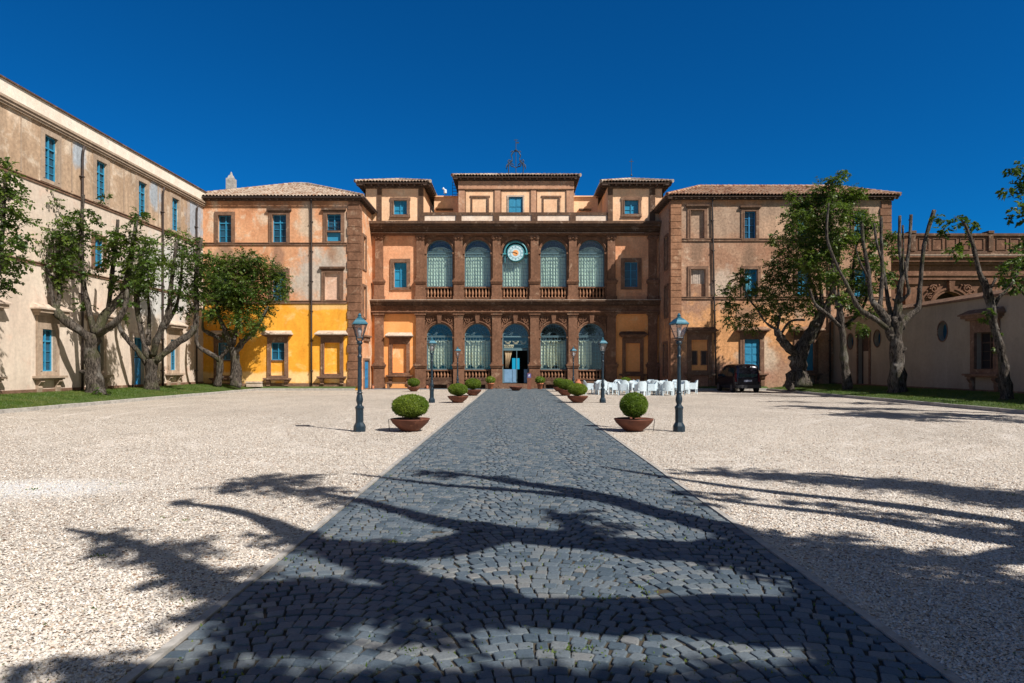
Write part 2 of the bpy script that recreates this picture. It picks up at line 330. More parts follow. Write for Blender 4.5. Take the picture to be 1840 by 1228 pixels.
def npobj(name, V, F, mat, parent=None):      # numpy quads (or tris)
    me = bpy.data.meshes.new(name); V = np.asarray(V, np.float32); F = np.asarray(F, np.int32); k = F.shape[1]
    me.vertices.add(len(V)); me.vertices.foreach_set('co', V.ravel()); me.loops.add(F.size); me.loops.foreach_set('vertex_index', F.ravel())
    me.polygons.add(len(F)); me.polygons.foreach_set('loop_start', np.arange(0, F.size, k, dtype=np.int32)); me.update(calc_edges=True)
    me.materials.append(M[mat]); o = bpy.data.objects.new(name, me); COL.objects.link(o)
    if parent is not None: o.parent = parent
    return o
def tag(o, label=None, cat=None, group=None, kind=None):
    if label: o['label'] = label
    if cat: o['category'] = cat
    if group: o['group'] = group
    if kind: o['kind'] = kind
    return o
def thing(name, label, cat, loc=(0, 0, 0), rz=0, group=None, world=False):
    o = bpy.data.objects.new(name, None); COL.objects.link(o); o.location = loc; o.rotation_euler = (0, 0, rz); o.empty_display_size = .3
    tag(o, label, cat, group)
    if world: o['world_built'] = True
    return o
def copy_tree(o, parent=None):
    c = o.copy(); COL.objects.link(c); c.parent = parent
    for ch in list(o.children): copy_tree(ch, c)
    return c
def dup(o, loc, rz=0, label=None, scale=None):
    c = copy_tree(o); c.location = loc; c.rotation_euler = (0, 0, rz)
    if label: c['label'] = label
    if scale: c.scale = scale
    return c
def G(px, py, z=0):                          # ground point seen at a photo pixel
    Y = FPX*(H-z)/(py-VY); return ((px-VX)/FPX*Y, Y, z)
def ZP(py, Y): return H+(VY-py)/FPX*Y
def UP(px, Y): return (px-VX)/FPX*Y
def arch(uc, w, z0, zs, n=18, rz=None):
    rz = rz or w
    return [(uc-w, z0), (uc+w, z0)]+[(uc+w*math.cos(math.pi*i/n), zs+rz*math.sin(math.pi*i/n)) for i in range(n+1)]
def rect(u0, u1, z0, z1): return [(u0, z0), (u1, z0), (u1, z1), (u0, z1)]

def surround(F, parent, u0, u1, z0, z1, w=.2, prj=.07, mat='frame_stone', name='window', sill=True, lintel=False, ears=0.0):
    e = .003; b = MB(F)
    b.box(u0-w, u0+e, -.03, prj, z0+e, z1-e); b.box(u1-e, u1+w, -.03, prj, z0+e, z1-e)
    b.box(u0-w-ears, u1+w+ears, -.03, prj+.004, z1-e, z1+w); b.box(u0-w-ears*.5, u1+w+ears*.5, -.03, prj+.004, z0-w*.7, z0+e)
    b.box(u0-w*.35, u0+e*.5, prj-.01, prj+.03, z0+.02, z1-.02); b.box(u1-e*.5, u1+w*.35, prj-.01, prj+.03, z0+.02, z1-.02)
    o = b.build(name, mat, parent)
    if lintel:
        l = MB(F); l.box(u0-w*1.5, u1+w*1.5, -.02, .2, z1+w+.02, z1+w+.16); l.box(u0-w*1.3, u1+w*1.3, -.02, .12, z1+w-.05, z1+w+.018); l.build('hood', 'stone_dark', o)
    if sill:
        l = MB(F); l.box(u0-w*1.15, u1+w*1.15, -.02, .14, z0-w*.7-.07, z0-w*.7-.003); l.build('sill', mat, o)
    return o
def sash(F, win, u0, u1, z0, z1, cols=2, rows=3, rec=.22, mat='blue', pane='pane', transom=True, bar=.028, fr=.06):
    b = MB(F); d0, d1 = -rec, -rec+.05
    b.box(u0, u0+fr, d0, d1, z0, z1); b.box(u1-fr, u1, d0, d1, z0, z1); b.box(u0+fr, u1-fr, d0, d1, z1-fr, z1); b.box(u0+fr, u1-fr, d0, d1, z0, z0+fr)
    uc = (u0+u1)/2; b.box(uc-fr*.6, uc+fr*.6, d0, d1+.012, z0+fr, z1-fr)
    zt = z0+(z1-z0)*.72
    if transom: b.box(u0+fr, u1-fr, d0, d1+.02, zt-fr*.6, zt+fr*.6)
    for i in range(1, rows):
        zz = z0+(z1-z0)*(.72 if transom else 1)*i/rows; b.box(u0+fr, u1-fr, d0, d1-.01, zz-bar/2, zz+bar/2)
    for i in range(1, cols):
        for a, c in ((u0, uc), (uc, u1)):
            uu = a+(c-a)*i/cols; b.box(uu-bar/2, uu+bar/2, d0, d1-.012, z0+fr, z1-fr)
    b.build('sash', mat, win)
    MB(F).box(u0, u1, -rec-.03, -rec-.004, z0, z1).build('pane', pane, win)
def shutters(F, win, u0, u1, z0, z1, rec=.12, rows=4, mat='blue'):
    b = MB(F); b.box(u0, u1, -rec-.04, -rec, z0, z1); uc = (u0+u1)/2
    for a, c in ((u0+.03, uc-.015), (uc+.015, u1-.03)):
        for i in range(rows):
            h = (z1-z0-.06)/rows; zz = z0+.03+i*h
            b.box(a, c, -rec-.002, -rec+.02, zz+.015, zz+h-.015)
            b.box(a+.07, c-.07, -rec+.01, -rec+.035, zz+.08, zz+h-.08)
    b.build('shutter', mat, win)
def infill(F, win, u0, u1, z0, z1, mat, rec=.12):
    MB(F).box(u0, u1, -rec-.05, -rec, z0, z1).build('infill_panel', mat, win)
def console_window(F, parent, u0, u1, z0, z1, zfoot, w=.24, hood_top='pale_stone', mat='frame_stone', hood_w=.34, hz=.36):
    """tall ground-floor window: hood on top, bracketed sill at the foot"""
    o = surround(F, parent, u0, u1, z0, z1, w, .09, mat, sill=False)
    h = MB(F); a = z1+w+.002
    h.box(u0-w, u1+w, -.02, .10, a, a+hz*.45); h.box(u0-w-hood_w*.35, u1+w+hood_w*.35, -.02, .26, a+hz*.45, a+hz*.62)
    h.box(u0-w-hood_w*.7, u1+w+hood_w*.7, -.02, .42, a+hz*.62, a+hz*.85); h.build('hood', mat, o)
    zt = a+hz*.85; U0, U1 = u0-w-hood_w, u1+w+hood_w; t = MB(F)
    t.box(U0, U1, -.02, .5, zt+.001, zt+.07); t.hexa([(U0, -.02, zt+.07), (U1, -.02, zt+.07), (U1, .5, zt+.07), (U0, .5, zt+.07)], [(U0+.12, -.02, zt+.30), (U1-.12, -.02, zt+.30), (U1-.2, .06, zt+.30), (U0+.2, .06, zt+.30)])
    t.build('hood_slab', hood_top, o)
    s_ = MB(F); zb = z0-w*.7-.004
    s_.box(u0-w-.22, u1+w+.22, -.02, .36, zb-.10, zb); s_.box(u0-w-.15, u1+w+.15, -.02, .26, zb-.17, zb-.102); s_.build('sill', mat, o)
    for uu in (u0-w*.6, u1+w*.6):
        k = MB(F); zz = zb-.17
        k.slab([(0, 0)], 0, 0) if False else None
        prof = [(-.02, zz), (.24, zz), (.27, zz-.1), (.20, zz-.2), (.12, zz-.3), (.16, zz-.38), (.10, zfoot+.02), (-.02, zfoot+.02)]
        n = len(prof); k.add([(uu-.13, d, z) for d, z in prof]+[(uu+.13, d, z) for d, z in prof], [tuple(range(n)), tuple(range(n, 2*n))[::-1]]+[(i, (i+1) % n, n+(i+1) % n, n+i) for i in range(n)])
        k.build('bracket', mat, o)
    return o
def string_course(F, parent, u0, u1, z0, z1, mat='frame_stone', prj=.07, name='string_course'):
    b = MB(F); b.box(u0, u1, -.02, prj, z0, z1); b.box(u0, u1, -.02, prj+.04, z1+.001, z1+.04); return b.build(name, mat, parent)
def quoin(F, parent, u0, u1, z0, z1, pitch=.6, mat='stone', other=None):
    b = MB(F); n = int((z1-z0)/pitch); p = (z1-z0)/n; i = 0
    for i in range(n):
        dd = .0 if i % 2 else -.09
        a, c = (u0+dd, u1) if u1 > u0 else (u0, u1)
        zz = z0+i*p
        b.hexa([(a, -.02, zz+.02), (c, -.02, zz+.02), (c, .10, zz+.02), (a, .10, zz+.02)], [(a, -.02, zz+p-.02), (c, -.02, zz+p-.02), (c, .10, zz+p-.02), (a, .10, zz+p-.02)])
        b.box(a-.0, c-.02, -.02, .05, zz+p-.02, zz+p+.02)
    return b.build('quoin', mat, parent)
def tile_slope(b, e0, e1, r0, r1, step=.24, row=.42, amp=.07):
    """curved clay tiles on a slope: e0,e1 eave ends, r0,r1 ridge ends (either may coincide)"""
    e0, e1, r0, r1 = map(Vector, (e0, e1, r0, r1)); U = (e1-e0); L = U.length; U.normalize()
    N = U.cross((r0+r1)/2-(e0+e1)/2).normalized(); N = N if N.z > 0 else -N
    S = N.cross(U); S = S if S.z > 0 else -S
    a0, a1 = (r0-e0).dot(U), (r1-e0).dot(U); Ht = (r0-e0).dot(S)
    sub = 6; nu = int(L/step)*sub; nv = max(2, int(Ht/row)); V = []; 
    for i in range(nu+1):
        u = L*i/nu; ph = (i % sub)/sub
        vm = Ht
        if u < a0: vm = Ht*u/a0
        if u > a1 and L-a1 > 1e-6: vm = Ht*(L-u)/(L-a1)
        h = amp*abs(math.cos(math.pi*ph))*1.3
        jit = .012*math.sin(i//sub*12.9)
        for j in range(nv):
            for q, lift in ((0, .035), (.97, .0)):
                v = min(Ht*(j+q)/nv, max(vm, 0)); p = e0+U*u+S*v+N*(h+lift+jit); V.append(p)
    m = nv*2; Fs = []
    for i in range(nu):
        for j in range(m-1): Fs.append((i*m+j, (i+1)*m+j, (i+1)*m+j+1, i*m+j+1))
    b.add(V, Fs, raw=True)
def ridge_caps(b, p, q, r=.12, n=None):
    p, q = Vector(p), Vector(q); n = n or max(2, int((q-p).length/.42))
    for i in range(n):
        a = p.lerp(q, i/n); c = p.lerp(q, (i+1)/n+.03/n); b.tube([a, c], [r*1.12, r*.9], 8)
def hip_roof(parent, x0, x1, y0, y1, ze, rise, over=.8, mat='tile', under='soffit', gut=True, slope_in=None):
    """hipped roof over a rectangle; eaves overhang by 'over'"""
    X0, X1, Y0, Y1 = x0-over, x1+over, y0-over, y1+over; w = min(X1-X0, Y1-Y0)/2; zr = ze+rise
    if X1-X0 >= Y1-Y0: R0, R1 = (X0+w, (Y0+Y1)/2, zr), (X1-w, (Y0+Y1)/2, zr)
    else: R0, R1 = ((X0+X1)/2, Y0+w, zr), ((X0+X1)/2, Y1-w, zr)
    A, B, C, D = (X0, Y0, ze), (X1, Y0, ze), (X1, Y1, ze), (X0, Y1, ze); b = MB()
    if X1-X0 >= Y1-Y0:
        tile_slope(b, A, B, R0, R1); tile_slope(b, B, C, R1, R1); tile_slope(b, C, D, R1, R0); tile_slope(b, D, A, R0, R0)
        hips = [(A, R0), (B, R1), (C, R1), (D, R0), (R0, R1)]
    else:
        tile_slope(b, A, B, R0, R0); tile_slope(b, B, C, R0, R1); tile_slope(b, C, D, R1, R1); tile_slope(b, D, A, R1, R0)
        hips = [(A, R0), (B, R0), (C, R1), (D, R1), (R0, R1)]
    o = b.build('roof', mat, parent)
    h = MB()
    for p, q in hips:
        if (Vector(p)-Vector(q)).length > .1: ridge_caps(h, (p[0], p[1], p[2]+.07), (q[0], q[1], q[2]+.07))
    h.build('ridge_tiles', mat, o)
    s = MB(); s.box(X0+.06, X1-.06, Y0+.06, Y1-.06, ze-.10, ze-.012)
    s.box(x0-.04, x1+.04, y0-.12, y1+.04, ze-.24, ze-.10)
    n = int((X1-X0)/.55)
    for i in range(n+1):
        u = X0+.15+(X1-X0-.3)*i/n; s.box(u-.06, u+.06, Y0+.12, y0-.121, ze-.22, ze-.10)
    n = int((Y1-Y0)/.55)
    for i in range(n+1):
        u = Y0+.15+(Y1-Y0-.3)*i/n; s.box(X0+.12, x0-.041, u-.06, u+.06, ze-.22, ze-.10); s.box(x1+.041, X1-.12, u-.06, u+.06, ze-.22, ze-.10)
    s.build('eaves', under, o)
    if gut:
        g = MB(); g.tube([(X0, Y0-.03, ze-.07), (X1, Y0-.03, ze-.07)], .05, 8); g.tube([(X0-.05, Y0, ze-.05), (X0-.05, Y1, ze-.05)], .07, 8); g.tube([(X1+.05, Y0, ze-.05), (X1+.05, Y1, ze-.05)], .07, 8); g.build('gutter', 'iron', o)
    return o, R0, R1
def downpipe(F, parent, u0, u1, z1, z0, r=.065, d=.12):
    b = MB(F); b.tube([(u0+.0, .2, z1), (u0, d+.03, z1-.3), (u0, d, z1-.6)]+[(u0+(u1-u0)*t, d, z1-.6+(z0+.05-z1+.6)*t) for t in (.25, .5, .75, 1)], r, 8)
    k = int((z1-z0)/2)
    for i in range(k):
        t = (i+.5)/k; uu = u0+(u1-u0)*t; b.box(uu-.1, uu+.1, 0, d+r+.01, z1-.6+(z0-z1+.6)*t, z1-.6+(z0-z1+.6)*t+.05)
    return b.build('downpipe', 'iron', parent, True)
def spiral(cx, cz, r, turns=1.4, s=1, n=18, d=.05, a0=0):
    return [(cx+s*r*(1-t*.8)*math.cos(a0+t*turns*2*math.pi), d, cz+r*(1-t*.8)*math.sin(a0+t*turns*2*math.pi)) for t in [i/n for i in range(n+1)]]
# ================================================================ setting: ground, path, kerbs, lawns
def mark(o, kind='structure'): o['kind'] = kind; return o
PX = .14; PW = 2.15                                     # half width of the paved path
def path_c(y): return 0.0
g = MB(); g.add([(-400, -60, -.30), (400, -60, -.30), (400, 900, -.30), (-400, 900, -.30)], [(0, 1, 2, 3)])
mark(g.build('ground', 'lawn'))
g = MB(); nx = [-18.2, -12, -6, -PW-.12]; 
def gpatch(x0, x1, y0, y1, z=0): g.add([(x0, y0, z), (x1, y0, z), (x1, y1, z), (x0, y1, z)], [(0, 1, 2, 3)])
gpatch(-18.2, PX-PW-.066, -14, 46.4); gpatch(PX+PW+.066, 17.8, -14, 46.4); gpatch(-11.2, PX-PW-.1, 46.4, 48.6); gpatch(PX+PW+.1, 11.2, 46.4, 48.6)
mark(g.build('gravel_court', 'gravel'))
g = MB(); gpatch(PX-PW-.1, PX+PW+.1, -14, 48.6, -.016); gpatch(-11.2, 11.2, 48.6, 51.6, -.016)
mark(g.build('path_bed', 'joint'))
# pale stone strips along the path
b = MB()
for sx in (-1, 1):
    y = -14
    while y < 48.5:
        L = 1.0+random.random()*.25; x0 = sx*(PW+.008); x1 = sx*(PW+.066); b.box(min(x0, x1), max(x0, x1), y+.003, min(y+L, 48.6), -.05, .006+random.random()*.004); y += L
mark(b.build('path_edging', 'kerb')).location.x = PX
# cobbles: real blocks laid in arcs, one mesh
def cobbles():
    V = []; F = []; k = 0; P = .108; W = PW*2; A = .22; NA = 3
    def bulge(x): 
        t = ((x+PW)/W*NA) % 1.0; return A*math.sin(math.pi*t)
    def stone(cx, cy, w, h, ang, hz):
        nonlocal k
        ca, sa = math.cos(ang), math.sin(ang); j = lambda: random.uniform(-.009, .009)
        cs = [(-w/2+j(), -h/2+j()), (w/2+j(), -h/2+j()), (w/2+j(), h/2+j()), (-w/2+j(), h/2+j())]
        ch = []                                # cut corners
        for i in range(4):
            p = cs[i]; q = cs[(i+1) % 4]; o = cs[i-1]; c = .11
            ch.append((p[0]+(o[0]-p[0])*c, p[1]+(o[1]-p[1])*c)); ch.append((p[0]+(q[0]-p[0])*c, p[1]+(q[1]-p[1])*c))
        tx, ty = random.uniform(-.025, .025), random.uniform(-.025, .025)
        for s_, z in ((1.0, -.03), (1.0, hz-.008), (.95, hz-.002), (.8, hz)):
            for x, y in ch:
                X = x*s_; Y = y*s_; V.append((cx+X*ca-Y*sa, cy+X*sa+Y*ca, z+(X*tx+Y*ty if z > 0-.02 else 0)))
        for r in range(3):
            for i in range(8): F.append((k+r*8+i, k+r*8+(i+1) % 8, k+(r+1)*8+(i+1) % 8, k+(r+1)*8+i))
        F.append(tuple(k+24+i for i in range(8))); k += 32
    y = -3.0; 
    while y < 48.6:
        x = -PW+.118+random.choice((0, -.0))
        while x < PW-.165:
            w = random.uniform(.085, .132); rem = PW-.118-x
            if rem < .15: w = rem
            cx = x+w/2; cy = y+bulge(cx)+random.uniform(-.004, .004)
            if w < .05: break
            sl = (bulge(cx+.01)-bulge(cx-.01))/.02; sl = max(-.8, min(.8, sl))
            if random.random() > .004: stone(cx, cy, w-.009, (P-.008)*(1/math.sqrt(1+sl*sl)*.25+.78), math.atan(sl), random.uniform(-.004, .005))
            x += w
        y += P*random.uniform(.97, 1.03)
    for sx in (-1, 1):
        y = -3.0
        while y < 48.6:
            L = random.uniform(.11, .19); stone(sx*(PW-.06), y+L/2, .105, L-.014, 0, random.uniform(-.003, .005)); y += L
    y = 48.75
    while y < 51.3:                            # the band in front of the facade
        x = -11.0
        while x < 11.0:
            w = random.uniform(.12, .2); stone(x+w/2, y, w-.015, .11, 0, random.uniform(-.004, .004)); x += w
        y += .125
    return V, F
V, F = cobbles(); mark(mkobj('path', V, F, 'cobble')).location.x = PX
# lawns: raised beds that climb to the walls
def lawn(name, x_k, x_w, y0, y1, sgn, strip):
    b = MB(); n = 60; prof = [(0, .10), (.08, .16), (.35, .30), (.62, .42), (1, .45)]; k = 0; pts = []
    for i in range(n+1):
        y = y0+(y1-y0)*i/n
        for t, z in prof: pts.append((x_k+(x_w-x_k)*t, y, z+random.uniform(-.015, .015)))
    m = len(prof); b.add(pts, [(i*m+j, (i+1)*m+j, (i+1)*m+j+1, i*m+j+1) for i in range(n) for j in range(m-1)])
    (xa, xb) = strip; pts = []; n2 = 30
    for i in range(n2+1):
        x = xa+(xb-xa)*i/n2
        for y, z in ((46.52, .12), (46.75, .22), (47.1, .30)): pts.append((x, y, z+random.uniform(-.01, .01)))
    b.add(pts, [(i*3+j, (i+1)*3+j, (i+1)*3+j+1, i*3+j+1) for i in range(n2) for j in range(2)])
    return mark(b.build(name, 'lawn'))
lawn('lawn', -18.32, -22.4, -6, 47.2, -1, (-18.4, -11.3)); lawn('lawn', 17.92, 22.9, -6, 47.2, 1, (11.4, 18.0))
def kerb(pts, name='kerb'):
    b = MB()
    for (xa, ya), (xb, yb) in zip(pts[:-1], pts[1:]):
        L = math.hypot(xb-xa, yb-ya); n = max(1, int(L/1.1)); dx, dy = (xb-xa)/L, (yb-ya)/L; nx_, ny_ = -dy*.07, dx*.07
        for i in range(n):
            s0, s1 = L*i/n+.004, L*(i+1)/n-.004; z = .145+random.uniform(-.006, .006); q = []
            for zz in (-.05, z-.012, z):
                w = 1 if zz < z else .85
                q.append([(xa+dx*s0+nx_*w, ya+dy*s0+ny_*w, zz), (xa+dx*s1+nx_*w, ya+dy*s1+ny_*w, zz), (xa+dx*s1-nx_*w, ya+dy*s1-ny_*w, zz), (xa+dx*s0-nx_*w, ya+dy*s0-ny_*w, zz)])
            b.add(q[0]+q[1]+q[2], [(0, 1, 5, 4), (1, 2, 6, 5), (2, 3, 7, 6), (3, 0, 4, 7), (4, 5, 9, 8), (5, 6, 10, 9), (6, 7, 11, 10), (7, 4, 8, 11), (8, 9, 10, 11)])
    return mark(b.build(name, 'kerb'))
kerb([(-18.26, -6), (-18.26, 46.4), (-11.3, 46.45)]); kerb([(17.86, -6), (17.86, 46.4), (11.4, 46.45)])
def scatter_blades(name, n, fn, h0, h1, mat='grass'):
    V = np.zeros((n*3, 3), np.float32); P = fn(n)
    a = rng.uniform(0, 6.283, n); w = rng.uniform(.006, .014, n); h = rng.uniform(h0, h1, n); ln = rng.normal(0, .3, (n, 2))*h[:, None]
    dx, dy = np.cos(a)*w, np.sin(a)*w
    V[0::3] = P+np.stack([dx, dy, 0*a], 1); V[1::3] = P-np.stack([dx, dy, 0*a], 1); V[2::3] = P+np.stack([ln[:, 0], ln[:, 1], h], 1)
    return npobj(name, V, np.arange(n*3).reshape(-1, 3), mat)
prof_t = np.array([0, .08, .35, .62, 1]); prof_z = np.array([.10, .16, .30, .42, .45])
def lawn_pts(xk, xw, ya, yb):
    def f(n):
        t = rng.uniform(.0, 1, n); y = ya+(yb-ya)*rng.uniform(0, 1, n)**1.2
        return np.stack([xk+(xw-xk)*t, y, np.interp(t, prof_t, prof_z)-.02], 1)
    return f
mark(scatter_blades('lawn_grass', 60000, lawn_pts(-18.32, -22.3, 22, 47), .04, .10), 'stuff')
mark(scatter_blades('lawn_grass', 60000, lawn_pts(17.92, 22.8, 21, 47), .04, .10), 'stuff')
def weed_pts(n):
    cs = [G(x, y) for x, y in [(1165, 1065), (1090, 1075), (1020, 1170), (1062, 1168), (165, 1095), (330, 1080), (340, 935), (290, 930), (180, 1000), (1300, 985), (700, 855), (735, 1170), (705, 975), (1540, 865), (1820, 890), (660, 862), (1050, 1020), (520, 1005), (1150, 1055), (400, 1215), (980, 1170), (60, 880), (210, 870)]]
    i = rng.integers(0, len(cs), n); c = np.array(cs)[i]; c[:, :2] += rng.normal(0, .03, (n, 2))*np.array([1.4, 1]); return c
mark(scatter_blades('weeds', 300, weed_pts, .008, .024), 'stuff')
def joint_weeds(n):
    y = 3+rng.uniform(0, 1, n)**1.6*20; x = PX+rng.uniform(-PW, PW, n); return np.stack([x, y, 0*x-.01], 1)
mark(scatter_blades('joint_moss', 2500, joint_weeds, .01, .03), 'stuff')
def chips():
    n = 270000; y = 3.0+19*rng.uniform(0, 1, n)**2.3; x = rng.uniform(-1, 1, n)*(y*.85+.3)
    ok = (np.abs(x-PX) > PW+.085); x, y = x[ok], y[ok]; n = len(x)
    on = (rng.uniform(0, 1, 260) > 0); r = rng.uniform(.005, .0118, n); a = rng.uniform(0, 6.283, n)
    base = np.array([[1, 0, 0], [.3, .85, 0], [-.9, .5, 0], [-.7, -.7, 0], [.5, -.8, 0], [.15, .1, .75], [0, 0, -.4]])
    V = base[None]*r[:, None, None]; V = V*(1+rng.normal(0, .22, V.shape)); V[:, :, 0] *= rng.uniform(.9, 1.5, n)[:, None]
    tl = rng.normal(0, .45, n)[:, None]; V[:, :, 2] += V[:, :, 0]*tl
    ca, sa = np.cos(a)[:, None], np.sin(a)[:, None]; X = V[:, :, 0]*ca-V[:, :, 1]*sa; Y = V[:, :, 0]*sa+V[:, :, 1]*ca
    V = np.stack([X+x[:, None], Y+y[:, None], V[:, :, 2]+(r*.35)[:, None]], 2).reshape(-1, 3)
    t = np.array([[i, (i+1) % 5, 5] for i in range(5)]); F = (t[None]+7*np.arange(n)[:, None, None]).reshape(-1, 3)
    return npobj('gravel_chips', V, F, 'chips')
mark(chips(), 'stuff')
def petals():
    n = 2600; y = 3.2+rng.uniform(0, 1, n)**1.5*26; x = rng.uniform(-1, 1, n)*np.minimum(y*.8, 14); c = np.stack([x, y, 0*x+.016], 1)
    V = np.zeros((n, 4, 3)); a = rng.uniform(0, 6.28, n); r = rng.uniform(.005, .012, n)
    for k in range(4):
        V[:, k, 0] = np.cos(a+k*1.571)*r*(1 if k % 2 else .6); V[:, k, 1] = np.sin(a+k*1.571)*r*(1 if k % 2 else .6); V[:, k, 2] = rng.uniform(0, .006, n)
    return npobj('fallen_petals', (V+c[:, None]).reshape(-1, 3), np.arange(n*4).reshape(-1, 4), 'leaf_light')
mark(petals(), 'stuff')

# ================================================================ central block with the two-storey loggia
YM = 51.2; FM = Fr((0, YM, 0), (1, 0, 0), (0, -1, 0)); um = lambda p: UP(p, YM); zm = lambda p: ZP(p, YM)
cen = thing('palace_block', 'brown stone palace front with two rows of five arched windows and a round clock', 'palace', (0, YM, 0), world=True)
AC = [790, 858.2, 926.3, 994.7, 1063]; ACu = [um(x) for x in AC]; AW = 23.6/FPX*YM
PIL = [756, 824.5, 892.5, 960.5, 1029, 1098]; XL, XR = um(667), um(1186)
zL0, zLs, zLb = zm(664.5), zm(605), zm(689)       # lower arches: sill, springing
zU0, zUs = zm(516), zm(454)
holesL = [arch(u, AW, (zLb if i == 2 else zL0-.75), zLs) for i, u in enumerate(ACu)]; holesU = [arch(u, AW, zm(535), zUs) for u in ACu]
w = MB(FM); xa, xb = um(748), um(1106)
w.sheet(rect(xa, xb, 0, zm(544)), [arch(u, AW, max(z0, .36), zLs) for u, z0 in zip(ACu, [.62, .62, .36, .62, .62])], .45); w.sheet(rect(xa, xb, zm(544), zm(404)), holesU, .45)
w.build('loggia_wall', 'stone', cen)
w = MB(FM)
winU = [(um(708), um(731), zm(517), zm(472)), (um(1122), um(1146), zm(516), zm(471))]
nicheL = [(um(705.5), um(730.5), zm(670), zm(619)), (um(1124), um(1150), zm(668), zm(617))]
w.sheet(rect(XL-.2, xa, zm(552), zm(404)), [rect(*winU[0])], .3); w.build('side_bay_wall', 'orange_main', cen); w = MB(FM); w.sheet(rect(xb, XR+.2, zm(552), zm(404)), [rect(*winU[1])], .3)
w.build('side_bay_wall', 'orange_main', cen)
w = MB(FM); w.sheet(rect(XL-.2, xa, 0, zm(552)), [rect(*nicheL[0])], .12); w.build('side_bay_lower_wall', 'orange_low', cen); w = MB(FM); w.sheet(rect(xb, XR+.2, 0, zm(552)), [rect(*nicheL[1])], .12)
w.build('side_bay_lower_wall', 'orange_low', cen)
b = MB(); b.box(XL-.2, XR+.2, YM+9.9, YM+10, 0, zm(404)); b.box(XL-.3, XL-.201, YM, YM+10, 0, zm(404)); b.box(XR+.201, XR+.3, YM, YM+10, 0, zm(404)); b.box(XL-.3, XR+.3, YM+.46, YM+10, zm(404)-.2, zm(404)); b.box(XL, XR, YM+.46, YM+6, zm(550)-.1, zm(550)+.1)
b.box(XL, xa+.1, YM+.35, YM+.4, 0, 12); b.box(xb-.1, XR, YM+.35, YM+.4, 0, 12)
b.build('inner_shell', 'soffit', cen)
# pilasters
def pilaster(uc, hw, z0, zp, z1, cap, nm='pilaster', mat='stone', d=.24):
    b = MB(FM); b.box(uc-hw-.13, uc+hw+.13, -.02, d+.13, z0+.0, z0+.35); b.box(uc-hw-.07, uc+hw+.07, -.02, d+.07, z0+.35, zp-.28)
    b.box(uc-hw-.14, uc+hw+.14, -.02, d+.15, zp-.28, zp-.16); b.box(uc-hw-.18, uc+hw+.18, -.02, d+.2, zp-.16, zp-.04); b.box(uc-hw-.08, uc+hw+.08, -.02, d+.08, zp-.04, zp+.10)
    b.box(uc-hw, uc+hw, -.02, d, zp+.10, z1-.30)
    o = b.build(nm, mat, cen)
    c = MB(FM)
    if cap == 'ionic':
        c.box(uc-hw-.03, uc+hw+.03, -.02, d+.04, z1-.30, z1-.22)
        for s_ in (-1, 1):
            c.tube([(uc+s_*hw*.80, -.02, z1-.17), (uc+s_*hw*.80, d+.09, z1-.17)], .165, 12); c.tube([(uc+s_*hw*.80, d+.08, z1-.17), (uc+s_*hw*.80, d+.13, z1-.17)], .07, 8)
        c.tube([(uc, d+.0, z1-.18), (uc, d+.14, z1-.2)], [.12, .05], 8); c.box(uc-hw-.05, uc+hw+.05, -.02, d+.05, z1-.12, z1-.001)
    else:
        c.box(uc-hw-.03, uc+hw+.03, -.02, d+.03, z1-.30, z1-.24); c.box(uc-hw-.06, uc+hw+.06, -.02, d+.07, z1-.18, z1-.10); c.box(uc-hw-.11, uc+hw+.11, -.02, d+.13, z1-.10, z1-.001); c.box(uc-hw, uc+hw, -.02, d, z1-.24, z1-.18)
    c.build('capital', mat, o)
for i, p in enumerate([682]+PIL+[1172]):
    pilaster(um(p), .34, 0.0, zm(654), zm(564), 'plain'); pilaster(um(p), .30, zm(541), zm(504), zm(424), 'ionic')
# entablatures
def entab(zt, zf1, zf0, za, prj, name, mat_c):
    b = MB(FM); b.box(XL-.05, XR+.05, -.02, .30, za, za+(zf0-za)*.5); b.box(XL-.05, XR+.05, -.02, .35, za+(zf0-za)*.5+.001, zf0-.09); b.box(XL-.05, XR+.05, -.02, .44, zf0-.088, zf0); 
    o = b.build('architrave', 'stone', cen)
    f = MB(FM); f.box(XL-.05, XR+.05, -.02, .28, zf0+.001, zf1); fr = f.build('frieze', 'stone', cen)
    c = MB(FM); h = (zt-zf1)
    c.box(XL-.05, XR+.05, -.02, .40, zf1+.001, zf1+h*.2); c.box(XL-.1, XR+.1, -.02, .55, zf1+h*.2+.001, zf1+h*.45); c.box(XL-.1, XR+.1, -.02, prj, zf1+h*.45+.001, zf1+h*.72); c.box(XL-.1, XR+.1, -.02, prj+.12, zf1+h*.72+.001, zt)
    n = 95
    for i in range(n):
        u = XL+(XR-XL)*(i+.5)/n; c.box(u-.06, u+.06, .39, .50, zf1+.02, zf1+h*.19)
    c.build(name, mat_c, cen); return fr
fr1 = entab(zm(541), zm(550), zm(560), zm(564.5), .62, 'cornice', 'stone_dark')
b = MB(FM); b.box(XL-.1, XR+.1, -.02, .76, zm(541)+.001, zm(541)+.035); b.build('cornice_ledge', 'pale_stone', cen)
b = MB(FM); u = XL+.4; k = 0                     # carved scrollwork of the lower frieze
zc = (zm(550)+zm(560))/2
